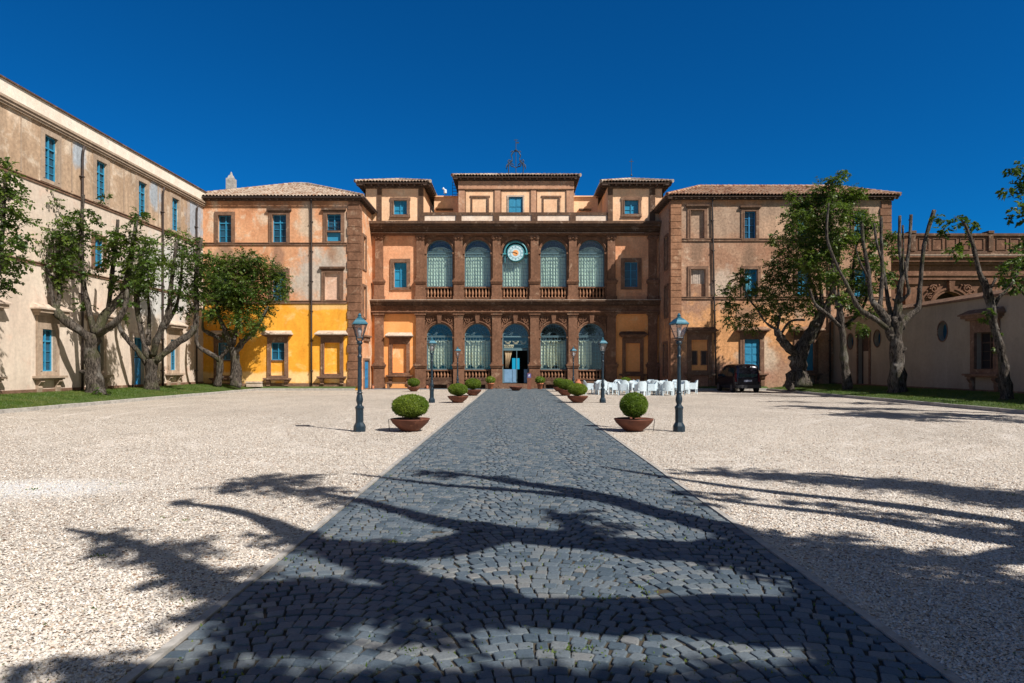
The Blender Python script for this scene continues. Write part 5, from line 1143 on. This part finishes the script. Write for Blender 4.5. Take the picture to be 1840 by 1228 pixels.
# big pollards behind and beside the camera; their shade falls on the foreground
def SP(px, py, h): x, y, _ = G(px, py); return (x+.73*h, y-.62*h, h)
def shade_tree(label, base, limbs, clumps, leaf='leaf', ls=1.15, **kw):
    LB = [([(p[0]-base[0], p[1]-base[1], p[2]) for p in pts], [r*ls for r in rad]) for pts, rad in limbs]; CL = [((c[0]-base[0], c[1]-base[1], c[2]), r*1.12) for c, r in clumps]
    return tree('linden_tree', label, base, LB, CL, group='large trees behind the camera that shade the foreground', leaf=leaf, **kw)
F0 = SP(1660, 1120, 3.4); bx, by = F0[0]+.5, F0[1]-.1
shade_tree('thick limbed pollard beside the path whose shadow crosses the cobbles', (bx, by, 0),
    [([(bx, by, -.1), (bx-.1, by+.05, 1.5), F0], [.62, .45, .42]),
     ([F0, SP(1300, 1108, 4.6), SP(1000, 1100, 5.4), SP(760, 1085, 6.0), SP(560, 1068, 6.8), SP(400, 1060, 7.6), SP(310, 1010, 8.4), SP(240, 978, 9.0), SP(115, 950, 9.7)], [.36, .27, .22, .2, .19, .15, .11, .08, .03]),
     ([SP(900, 1080, 5.7), SP(740, 1045, 6.4), SP(640, 1005, 7.2), SP(540, 965, 8), SP(430, 920, 8.8), SP(305, 902, 9.3)], [.2, .16, .15, .12, .09, .03]),
     ([F0, SP(1450, 1005, 4.6), SP(1200, 990, 5.4), SP(1000, 968, 6.2), SP(850, 948, 7), SP(740, 925, 7.8), SP(650, 900, 8.6), SP(520, 880, 9.3)], [.30, .3, .26, .24, .18, .12, .09, .04]),
     ([SP(900, 960, 6.6), SP(800, 985, 6.6), SP(690, 990, 6.8), SP(600, 975, 7.4)], [.18, .2, .16, .1]),
     ([F0, SP(1330, 962, 5.2), SP(1160, 915, 6.2), SP(1050, 886, 7), SP(930, 868, 8), SP(850, 855, 8.8), SP(760, 848, 9.4)], [.26, .2, .18, .15, .12, .09, .04]),
     ([SP(1090, 898, 6.8), SP(960, 884, 7.6), SP(800, 872, 8.6), SP(630, 851, 9.6)], [.12, .1, .07, .03]),
     ([SP(1000, 968, 6.2), SP(1040, 950, 6.6), SP(1000, 925, 7.2)], [.16, .14, .08]), ([SP(640, 1080, 6.3), SP(560, 1120, 6.4), SP(480, 1160, 6.6), SP(430, 1140, 7)], [.15, .13, .1, .05])],
    [(SP(240, 985, 9.2), .30), (SP(300, 990, 8.8), .32), (SP(200, 960, 9.6), .22), (SP(350, 1040, 8), .3), (SP(430, 1085, 7.4), .35), (SP(500, 1110, 7), .35), (SP(560, 1070, 6.8), .35), (SP(470, 1150, 6.8), .3), (SP(330, 905, 9.2), .15),
     (SP(470, 868, 9.6), .45), (SP(540, 880, 9.4), .4), (SP(430, 878, 9.4), .3), (SP(520, 860, 9.8), .35), (SP(600, 905, 9), .2), (SP(500, 965, 8), .25), (SP(540, 975, 8), .2), (SP(790, 850, 9.2), .3), (SP(910, 860, 8.6), .2), (SP(1010, 925, 7.4), .25), (SP(1060, 945, 6.8), .25), (SP(700, 1085, 6.2), .3), (SP(760, 1125, 6), .25), (SP(660, 980, 6.8), .25), (SP(1450, 985, 5), .35), (SP(1350, 1010, 5), .3)], dens=2.6, size=.12)
b2 = SP(1990, 985, 4.5); bx, by = b2[0]+.5, b2[1]
cl = [(SP(x, y, h), r) for x, y, h, r in [(1240, 850, 8.8, .25), (1320, 850, 8.6, .4), (1400, 858, 8.4, .45), (1480, 862, 8.2, .5), (1560, 868, 8, .5), (1640, 876, 7.8, .5), (1720, 884, 7.6, .55), (1800, 896, 7.4, .55), (1860, 906, 7.2, .6), (1330, 895, 7.6, .22), (1450, 905, 7.4, .25), (1560, 925, 7, .22), (1250, 905, 7.6, .14), (1700, 945, 6.6, .3), (1790, 960, 6.4, .3), (1350, 965, 7, .25), (1450, 985, 6.8, .3), (1540, 1000, 6.6, .35), (1640, 1000, 6.4, .3), (1480, 960, 7, .22), (1380, 1000, 6.6, .3), (1230, 885, 8, .14)]]
shade_tree('broad leafy tree outside the right edge whose shade stripes the gravel', (bx, by, 0),
    [([(bx, by, -.1), (bx-.1, by, 2), b2], [.5, .4, .36]), ([b2, SP(1840, 945, 5.4), SP(1600, 908, 6.6), SP(1350, 880, 7.8), SP(1180, 855, 8.6), SP(1075, 838, 9.2)], [.24, .16, .13, .1, .07, .03]), ([b2, SP(1840, 900, 6.5), SP(1650, 870, 7.6), SP(1450, 850, 8.6)], [.22, .15, .1, .05]), ([b2, SP(1750, 965, 5.8), SP(1550, 930, 6.8), SP(1300, 900, 7.8), SP(1190, 880, 8.4)], [.2, .14, .1, .07, .03]), ([b2, SP(1700, 1010, 5.8), SP(1500, 990, 6.6)], [.18, .12, .06])], cl, dens=2.6, size=.12)
b3 = SP(2050, 1280, 4.5); bx, by = b3[0]+.6, b3[1]-.2
cl = [(SP(x, y, h), r) for x, y, h, r in [(1500, 1075, 6.6, .3), (1600, 1080, 6.4, .35), (1700, 1085, 6.4, .4), (1800, 1080, 6.4, .45), (1860, 1100, 6.2, .5), (1560, 1130, 6, .35), (1660, 1140, 6, .4), (1760, 1150, 6, .45), (1850, 1160, 5.8, .5), (1620, 1190, 5.6, .35), (1720, 1200, 5.6, .4), (1820, 1215, 5.4, .4), (1500, 1100, 6.6, .22), (1620, 1045, 6.8, .3), (1760, 1040, 6.8, .35), (1550, 1215, 6, .25), (1680, 1240, 5.6, .4)]+
      [(x, 1254+7*math.sin(x), 7.5, .24) for x in range(240, 1600, 70)]+[(x, 1285, 7.5, .34) for x in range(100, 1700, 110)]+[(x, 1320, 7.8, .4) for x in range(100, 1700, 110)]+[(x, 1212, 7.4, .2) for x in (80, 180)]]
shade_tree('tree close behind the camera with a wide crown that shades the bottom edge', (bx, by, 0),
    [([(bx, by, -.1), (bx-.1, by, 2), b3], [.5, .4, .36]), ([b3, SP(1800, 1160, 5.2), SP(1500, 1100, 6.6)], [.24, .14, .05]), ([b3, SP(1500, 1300, 6.2), SP(1100, 1320, 7.2), SP(700, 1310, 7.8), SP(300, 1300, 8)], [.26, .2, .14, .1, .05])], cl, dens=2.8, size=.12)

# ================================================================ street lamps
def make_lamp():
    t = thing('street_lamp', 'x', 'street lamp', group='cast-iron street lamps lining the path')
    b = MB(); b.lathe([(.155, 0), (.155, .13), (.145, .16), (.11, .22), (.10, .24), (.098, .56), (.105, .58), (.112, .60), (.112, .63), (.095, .65)], n=8, rot=math.pi/8); b.build('pedestal', 'lamp_paint', t)
    b = MB(); b.lathe([(.09, .65), (.066, .68), (.062, .71), (.082, .76), (.090, .81), (.082, .88), (.062, .95), (.058, .975), (.075, .98), (.075, 1.0), (.055, 1.01), (.054, 1.03), (.048, 1.6), (.045, 1.88), (.058, 1.9), (.058, 1.93), (.042, 1.95), (.036, 2.0), (.044, 2.08), (.050, 2.14), (.036, 2.18), (.034, 2.22), (.074, 2.25), (.078, 2.29), (.06, 2.31), (.04, 2.32)], n=16); b.build('pole', 'lamp_paint', t, True)
    b = MB()
    for k in range(4):
        a = math.pi/4+k*math.pi/2+.35; b.tube([(.03*math.cos(a), .03*math.sin(a), 2.31), (.10*math.cos(a), .10*math.sin(a), 2.34), (.105*math.cos(a), .105*math.sin(a), 2.40)], .012, 6)
    b.build('bracket', 'lamp_paint', t)
    rt = math.pi/4+.35; l = MB(); r0, r1, z0, z1 = .105, .235, 2.40, 2.745; cs = []
    for k in range(4):
        a = rt+k*math.pi/2; a2 = a+math.pi/2; c, s = math.cos(a), math.sin(a); c2, s2 = math.cos(a2), math.sin(a2)
        l.tube([(r0*c, r0*s, z0), (r1*c, r1*s, z1)], .011, 5); l.tube([(r0*c, r0*s, z0), (r0*c2, r0*s2, z0)], .012, 5); l.tube([(r1*c, r1*s, z1), (r1*c2, r1*s2, z1)], .014, 5)
        cs.append((c, s))
    lo = l.build('lantern', 'lamp_paint', t)
    gl = MB()
    for k in range(4):
        (c, s), (c2, s2) = cs[k], cs[(k+1) % 4]; q = .985; gl.add([(r0*c*q, r0*s*q, z0), (r0*c2*q, r0*s2*q, z0), (r1*c2*q, r1*s2*q, z1), (r1*c*q, r1*s*q, z1)], [(0, 1, 2, 3)])
    gl.build('lantern_glass', 'lamp_glass', lo)
    m = MB(); m.lathe([(.03, 2.40), (.03, 2.5), (.045, 2.52), (.06, 2.6), (.03, 2.66)], n=10); m.build('bulb', 'white', lo, True)
    m = MB(); m.lathe([(.262, 2.745), (.262, 2.765), (.22, 2.80), (.17, 2.85), (.12, 2.885), (.085, 2.90)], n=4, rot=rt); m.lathe([(.07, 2.90), (.075, 2.915), (.045, 2.93), (.045, 2.965), (.06, 2.975), (.035, 2.99), (.03, 3.01), (.012, 3.03)], n=10); m.build('lamp_roof', 'lamp_roof', t)
    return t
lamp = make_lamp(); lamp.location = (-3.97, 16.8, 0); lamp['label'] = 'nearest lamp left of the path, beside the large oval clipped shrub in its bowl'
for (x, y, lb_) in ((4.2, 16.8, 'nearest lamp right of the path, beside the round clipped shrub in its bowl'), (-3.84, 30.4, 'middle lamp of the left row, seen against the leftmost arched window'), (4.07, 30.4, 'middle lamp of the right row, standing at the left end of the white chairs'),
                    (-3.86, 44.3, 'farthest lamp of the left row, against the pillar between the first two arches'), (3.95, 44.3, 'farthest lamp of the right row, against the pillar between the last two arches')): dup(lamp, (x, y, 0), random.uniform(-.2, .2), lb_)
# ================================================================ clipped box shrubs in rusty bowls
def make_planter(rx, rz, name='potted_shrub', R=.50, zc=None, shape=1.0, seed=0):
    t = thing(name, 'x', 'potted shrub', group='clipped shrubs in low bowls along the path')
    b = MB(); b.lathe([(.14, 0), (.20, .0), (.24, .03), (R*.74, .14), (R*.92, .23), (R, .305), (R+.012, .325), (R-.018, .33), (R*.9, .24), (R*.72, .17), (.02, .16)], n=40); b.build('bowl', 'bowl', t, True)
    b = MB(); b.lathe([(.0, .30), (R*.5, .298), (R*.93, .285)], n=24, cap=False); b.build('soil', 'soil', t)
    b = MB(); b.tube([(0, 0, .28), (.01, .01, .38), (-.01, 0, .55)], [.035, .03, .03], 8); b.tube([(.01, .01, .36), (.12, .03, .5)], .015, 6); b.tube([(0, .01, .34), (-.13, -.02, .48)], .015, 6); b.build('stem', 'bark', t)
    zc = zc or .36+rz; n = 17000; d = rng.normal(0, 1, (n, 3)); d /= np.linalg.norm(d, axis=1)[:, None]
    lump = 1+.035*np.sin(d[:, 0]*7+seed)*np.sin(d[:, 2]*6+1)+.03*np.sin(d[:, 1]*9+2+seed); rad = (rng.uniform(.80, 1.0, n)**.6)*lump+rng.exponential(.012, n)
    P = d*rad[:, None]*np.array([rx, rx, rz]); P[:, 2] += zc; P[:, 2] = np.maximum(P[:, 2], .345+rng.uniform(0, .06, n))
    a = rng.normal(0, 1, (n, 3))+d*.9; a /= np.linalg.norm(a, axis=1)[:, None]; w = np.cross(a, d+rng.normal(0, .6, (n, 3))); w /= np.linalg.norm(w, axis=1)[:, None]; s = rng.uniform(.018, .034, (n, 1))
    V = np.stack([P, P+a*s*.5+w*s*.36, P+a*s, P+a*s*.5-w*s*.36], 1).reshape(-1, 3); f = npobj('foliage', V, np.arange(4*n).reshape(-1, 4), 'box', t)
    m = MB(); m.lathe([(rx*.8*math.sin(math.pi*i/10), zc-rz*.8*math.cos(math.pi*i/10)) for i in range(1, 10)], n=16); m.build('inner_foliage', 'lawn', f, True)
    m = MB(); m.tube([(-R-.02, -.05, .31), (-R-.05, -.05, .31), (-R-.02, -.06, .0)], .008, 6); m.build('drip_pipe', 'rubber', t)
    return t
pl = make_planter(.46, .29); pl.location = (-2.69, 16.9, 0); pl['label'] = 'large oval clipped shrub in a rusty bowl beside the nearest left lamp'
pr = make_planter(.345, .315, seed=3); pr.location = (3.06, 16.9, 0); pr.rotation_euler = (0, 0, math.pi); pr['label'] = 'round ball-shaped clipped shrub in a rusty bowl beside the nearest right lamp'
for src, x, y, rz, sc, lb_ in ((pl, -2.63, 30.4, 1, (.96, .96, .95), 'middle clipped shrub left of the path, behind the large oval one'), (pl, -2.42, 38.0, 2, (1, 1, 1.05), 'third clipped shrub left of the path, partly behind the middle one'), (pl, -6.85, 44.5, 3, (.9, .9, .95), 'small clipped shrub standing alone at the foot of the pilaster left of the first arch'),
                               (pl, 2.91, 30.4, 4, (.96, .96, .95), 'middle clipped shrub right of the path, behind the ball-shaped one'), (pl, 2.95, 38.0, 5, (1, 1, 1.0), 'third clipped shrub right of the path, partly behind the middle one'), (pl, 3.0, 44.5, 6, (.85, .85, .95), 'farthest clipped shrub of the right row, nearest the sign by the steps'),
                               (pl, 7.7, 45.6, 1.5, (.9, .9, 1.0), 'clipped shrub showing above the white chairs')): dup(src, (x, y, 0), rz, lb_, sc)
for x, lb_, s in ((-1.82, 'small shrub in a terracotta pot left of the entrance steps', 1.0), (1.9, 'small shrub in a terracotta pot right of the entrance steps', 1.05)):
    t = thing('flower_pot', lb_, 'potted shrub', (x, 49.3, 0), group='terracotta pots beside the entrance')
    b = MB(); b.lathe([(.15, 0), (.17, .02), (.23, .36), (.26, .37), (.27, .46), (.24, .46), (.22, .38), (.02, .38)], n=20); b.build('pot', 'terracotta', t, True)
    n = 3500; d = rng.normal(0, 1, (n, 3)); d /= np.linalg.norm(d, axis=1)[:, None]; P = d*(rng.uniform(.4, 1.1, n)**.7)[:, None]*np.array([.36*s, .36*s, .27]); P[:, 2] += .68
    a = rng.normal(0, 1, (n, 3)); a /= np.linalg.norm(a, axis=1)[:, None]; w = np.cross(a, d+.1); w /= np.linalg.norm(w, axis=1)[:, None]; s_ = rng.uniform(.04, .07, (n, 1))
    npobj('foliage', np.stack([P, P+a*s_*.5+w*s_*.35, P+a*s_, P+a*s_*.5-w*s_*.35], 1).reshape(-1, 3), np.arange(4*n).reshape(-1, 4), 'box', t)
t = thing('empty_bowl', 'wide empty rusty bowl at the far end of the cobbled path before the steps', 'bowl', (.08, 46.0, 0))
b = MB(); b.lathe([(.14, 0), (.22, .0), (.36, .12), (.45, .25), (.47, .30), (.45, .30), (.33, .14), (.02, .06)], n=32); b.build('bowl', 'bowl', t, True); b = MB(); b.lathe([(0, .16), (.3, .165), (.36, .17)], n=20, cap=False); b.build('soil', 'soil', t)
t = thing('terracotta_jar', 'small terracotta jar at the foot of the facade behind the farthest right lamp', 'jar', (4.75, 49.4, 0))
b = MB(); b.lathe([(.12, 0), (.15, .02), (.26, .25), (.27, .4), (.2, .58), (.14, .66), (.18, .72), (.15, .72), (.1, .64)], n=20); b.build('jar_body', 'terracotta', t, True); b = MB(); b.lathe([(.15, .70), (.19, .725), (.15, .745)], n=20, cap=False); b.build('jar_rim', 'terracotta', t, True)
# sign stele
t = thing('sign_stele', 'slim rusty sign stele with a violet plate at the right of the steps', 'sign', (UP(951, 48.9), 48.9, 0))
b = MB(); b.box(-.15, .15, -.05, .05, 0, 1.22); b.build('stele', 'corten', t)
b = MB(); b.box(-.13, .13, -.056, -.052, .86, 1.17); o = b.build('sign_plate', plain('violet_sign_plate', (.10, .08, .26), .5), t)
b = MB(); b.box(-.07, .05, -.062, -.0575, 1.0, 1.06); b.box(-.03, .07, -.062, -.0575, 1.065, 1.10); b.box(-.09, .09, -.062, -.0575, .91, .925); b.box(-.09, .04, -.062, -.0575, .94, .955); b.build('sign_mark', 'white', o)
# benches
def bench(label, x, y, L, mat, group=None, back=True):
    t = thing('bench', label, 'bench', (x, y, 0), group=group)
    b = MB(); b.box(-L/2, L/2, -.22, .2, .40, .46); b.build('seat', mat, t)
    for s in (-1, 1):
        b = MB(); xx = s*(L/2-.2); b.slab([(xx-.1, 0), (xx+.1, 0), (xx+.06, .2), (xx+.09, .398), (xx-.09, .398), (xx-.06, .2)], -.18, .16); b.build('leg', mat, t)
    if back:
        b = MB()
        for k in range(3): b.box(-L/2, L/2, .205, .24, .55+.11*k, .63+.11*k)
        for s in (-1, 1): b.box(s*(L/2-.15)-.03, s*(L/2-.15)+.03, .24, .27, .4, .86)
        b.build('backrest', mat, t)
bench('stone bench under the hooded blind window left of the arches', UP(718, 50.7), 50.45, 2.0, 'frame_stone', back=False)
bench('dark slatted bench under the leftmost arched window', UP(790, 50.5), 50.5, 1.8, 'stone_dark', 'dark benches along the facade')
bench('dark slatted bench under the second arched window from the left', UP(860, 50.5), 50.5, 1.8, 'stone_dark', 'dark benches along the facade')
bench('dark slatted bench under the fourth arched window', UP(995, 50.5), 50.5, 1.8, 'stone_dark', 'dark benches along the facade')
for x, lb_ in ((UP(669, 50), 'small reddish box on the ground at the corner beside the blue side door'), (UP(767, 50), 'small reddish box on the ground at the pilaster left of the first arch')):
    t = thing('reddish_box', lb_, 'ground light', (x, 50.2, 0), group='small reddish boxes'); b = MB(); b.lathe([(.11, 0), (.12, .03), (.09, .1), (.11, .2), (.05, .26)], n=12); b.build('housing', 'terracotta', t, True); b = MB(); b.lathe([(.06, .2), (.08, .24), (.02, .3)], n=10); b.build('lens', 'red_light', t, True)  # reddish object of unknown kind, built as a small turned body with cap
# ================================================================ white garden armchairs and tables
def make_chair():
    t = thing('armchair', 'x', 'chair', group='white armchairs set out on the gravel')
    b = MB(); b.box(-.25, .25, -.24, .26, .36, .43); b.build('seat', 'chair', t)
    n = 12; pts = []
    for i in range(n+1):
        a = math.pi*i/n; x, y = .30*math.cos(a), .10+.20*math.sin(a); xi, yi = .265*math.cos(a), .10+.165*math.sin(a)
        zt = .66+.18*min(1, max(0, math.sin(a)*1.6-.35)); pts += [(x, y, .27), (x*1.04, y+.03*math.sin(a), zt), (xi*1.04, yi+.03*math.sin(a), zt), (xi, yi, .27)]
    b = MB(); b.add(pts, [(i*4+j, (i+1)*4+j, (i+1)*4+(j+1) % 4, i*4+(j+1) % 4) for i in range(n) for j in range(4)]+[(0, 1, 2, 3), (n*4+3, n*4+2, n*4+1, n*4)]); b.build('backrest', 'chair', t)
    for s in (-1, 1):
        b = MB(); x0, x1 = sorted((s*.262, s*.305)); b.box(x0, x1, -.26, .098, .27, .66); b.build('armrest', 'chair', t)
        for y in (-.22, .22): b = MB(); b.box(s*.27-.025, s*.27+.025, y-.025, y+.025, 0, .268); b.build('leg', 'chair', t)
    return t
def make_table():
    t = thing('garden_table', 'x', 'table', group='white square tables among the armchairs'); b = MB(); b.box(-.42, .42, -.42, .42, .70, .745); b.build('tabletop', 'white', t)
    for sx in (-1, 1):
        for sy in (-1, 1): b = MB(); b.box(sx*.37-.03, sx*.37+.03, sy*.37-.03, sy*.37+.03, 0, .698); b.build('leg', 'white', t)
    return t
chair, table = make_chair(), make_table(); used = [0, 0]
T = [(5.3, 40.0), (7.2, 38.6), (8.9, 38.7), (6.8, 42.0), (8.8, 42.2), (10.45, 41.2)]
tl = ['leftmost white table, nearest the middle right lamp', 'front white table left of centre', 'front white table nearest the near lamp post', 'rear white table before the last arched window', 'rear white table behind the front right one', 'rightmost white table, nearest the van']
def put(src, k, loc, rz, lb_):
    if not used[k]: used[k] = 1; src.location = loc; src.rotation_euler = (0, 0, rz); src['label'] = lb_
    else: dup(src, loc, rz, lb_)
for i, (x, y) in enumerate(T):
    put(table, 1, (x, y, 0), 0, tl[i]); a0 = random.uniform(-.3, .3)
    for k, (dx, dy, side) in enumerate(((0, -.72, 'near side'), (0, .74, 'far side'), (-.78, 0, 'left side'), (.78, 0, 'right side'))):
        xx, yy = x+dx+random.uniform(-.1, .1), y+dy+random.uniform(-.08, .08); rz = {0: math.pi, 1: 0, 2: math.pi/2, 3: -math.pi/2}[k]+random.uniform(-.3, .3)
        put(chair, 0, (xx, yy, 0), rz, 'white armchair on the %s of the %s' % (side.replace(' side', ''), tl[i].split(',')[0]))
# ================================================================ parked van, seen from behind
cx, cy = 15.05, 42.4
car = thing('parked_van', 'dark small van parked on the gravel, rear towards us, before the blue shutters', 'van', (cx, cy, 0), rz=.02)
st = [(0.0, .42, .95, 1.55, .70, .56), (.04, .34, .98, 1.66, .80, .64), (.12, .28, 1.0, 1.76, .84, .68), (.5, .24, 1.02, 1.83, .86, .70), (1.3, .22, 1.02, 1.85, .86, .70), (2.1, .22, 1.01, 1.83, .86, .69), (2.6, .22, 1.0, 1.74, .86, .66), (2.95, .22, .99, 1.50, .855, .62), (3.25, .22, .97, 1.12, .85, .66), (3.55, .24, .90, .98, .82, .66), (3.85, .28, .76, .82, .76, .62), (3.98, .36, .60, .66, .66, .54)]
pts = []; 
for (y, z0, zb, zt, wb, wr) in st:
    half = [(wb*.80, z0), (wb*.95, z0+.04), (wb, z0+.22), (wb, zb-.12), (wb*.975, zb), (wr+.035, zt-.16), (wr, zt-.05), (wr*.80, zt), (wr*.4, zt+.02)]
    for x, z in half: pts.append((x, y, z))
    for x, z in reversed(half): pts.append((-x, y, z))
n = 18; fs = [(i*n+j, i*n+(j+1) % n, (i+1)*n+(j+1) % n, (i+1)*n+j) for i in range(len(st)-1) for j in range(n)]+[tuple(range(n))[::-1], tuple(range((len(st)-1)*n, len(st)*n))]
b = MB(); b.add(pts, fs); body = b.build('body', 'car', car, True)
def vq(name, quads, mat, par, th=.012, axis=1, sgn=-1):
    b = MB()
    for q in quads:
        k = len(q); o_ = [(p[0]+(sgn*th if axis == 0 else 0), p[1]+(sgn*th if axis == 1 else 0), p[2]) for p in q]; b.add(list(q)+o_, [tuple(range(k)), tuple(range(k, 2*k))[::-1]]+[(i, (i+1) % k, k+(i+1) % k, k+i) for i in range(k)])
    return b.build(name, mat, par)
rw = vq('rear_window', [[(-.56, .015, 1.02), (.56, .015, 1.02), (.60, .02, 1.10), (.55, .045, 1.50), (.46, .065, 1.60), (-.46, .065, 1.60), (-.55, .045, 1.50), (-.60, .02, 1.10)]], 'car_glass', body, .03)
vq('tailgate_panel', [[(-.62, -.004, .50), (.62, -.004, .50), (.64, -.002, .95), (-.64, -.002, .95)]], 'car', body, .02)
b = MB(); b.box(-.80, .80, -.10, .10, .30, .50); b.box(-.84, -.78, -.06, .4, .30, .5); b.box(.78, .84, -.06, .4, .30, .5); b.build('rear_bumper', plain('dark_bumper_plastic', (.02, .02, .024), .6), car)
b = MB(); b.box(-.26, .26, -.034, -.026, .70, .82); b.build('number_plate', 'plate', car)
for s in (-1, 1):
    b = MB(); x0, x1 = sorted((s*.66, s*.815)); b.hexa([(x0, -.02, .70), (x1, .0, .70), (x1, .10, .70), (x0, .10, .70)], [(x0, .0, 1.28), (x1*.95 if s > 0 else x1, .05, 1.28), (x1*.93 if s > 0 else x1, .12, 1.28), (x0, .12, 1.28)]); b.build('tail_light', 'red_light', car)
    k = lambda y, z: (s*(.862 if z < 1.03 else .862-(z-1.0)*.20), y, z)
    vq('side_window', [[k(.35, 1.05), k(1.35, 1.05), k(1.35, 1.60), k(.5, 1.60), k(.38, 1.5)], [k(1.42, 1.05), k(2.35, 1.05), k(2.3, 1.58), k(1.42, 1.60)], [k(2.41, 1.05), k(3.1, 1.05), k(2.62, 1.5), k(2.40, 1.56)]], 'car_glass', body, .012, 0, s)
    b = MB(); b.box(s*.98-.09, s*.98+.09, 2.55, 2.68, 1.02, 1.20); b.box(min(s*.84, s*.92), max(s*.84, s*.92), 2.6, 2.65, 1.05, 1.1); b.build('side_mirror', 'car', car)
    for y in (.62, 3.2):
        w = MB(); w.tube([(s*.68, y, .31), (s*.875, y, .31)], .31, 24); wo_ = w.build('wheel', 'rubber', car, False); w = MB(); w.tube([(s*.87, y, .31), (s*.885, y, .31)], .2, 16); w.tube([(s*.88, y, .31), (s*.892, y, .31)], .06, 10); w.build('wheel_rim', 'chrome', wo_)
b = MB(); b.box(-.05, .05, -.05, .1, 1.66, 1.70); b.build('brake_light', 'red_light', car)
ws = vq('windscreen', [[(-.62, 3.12, 1.16), (.62, 3.12, 1.16), (.56, 2.82, 1.62), (-.56, 2.82, 1.62)]], 'car_glass', body, .02, 1, 1)
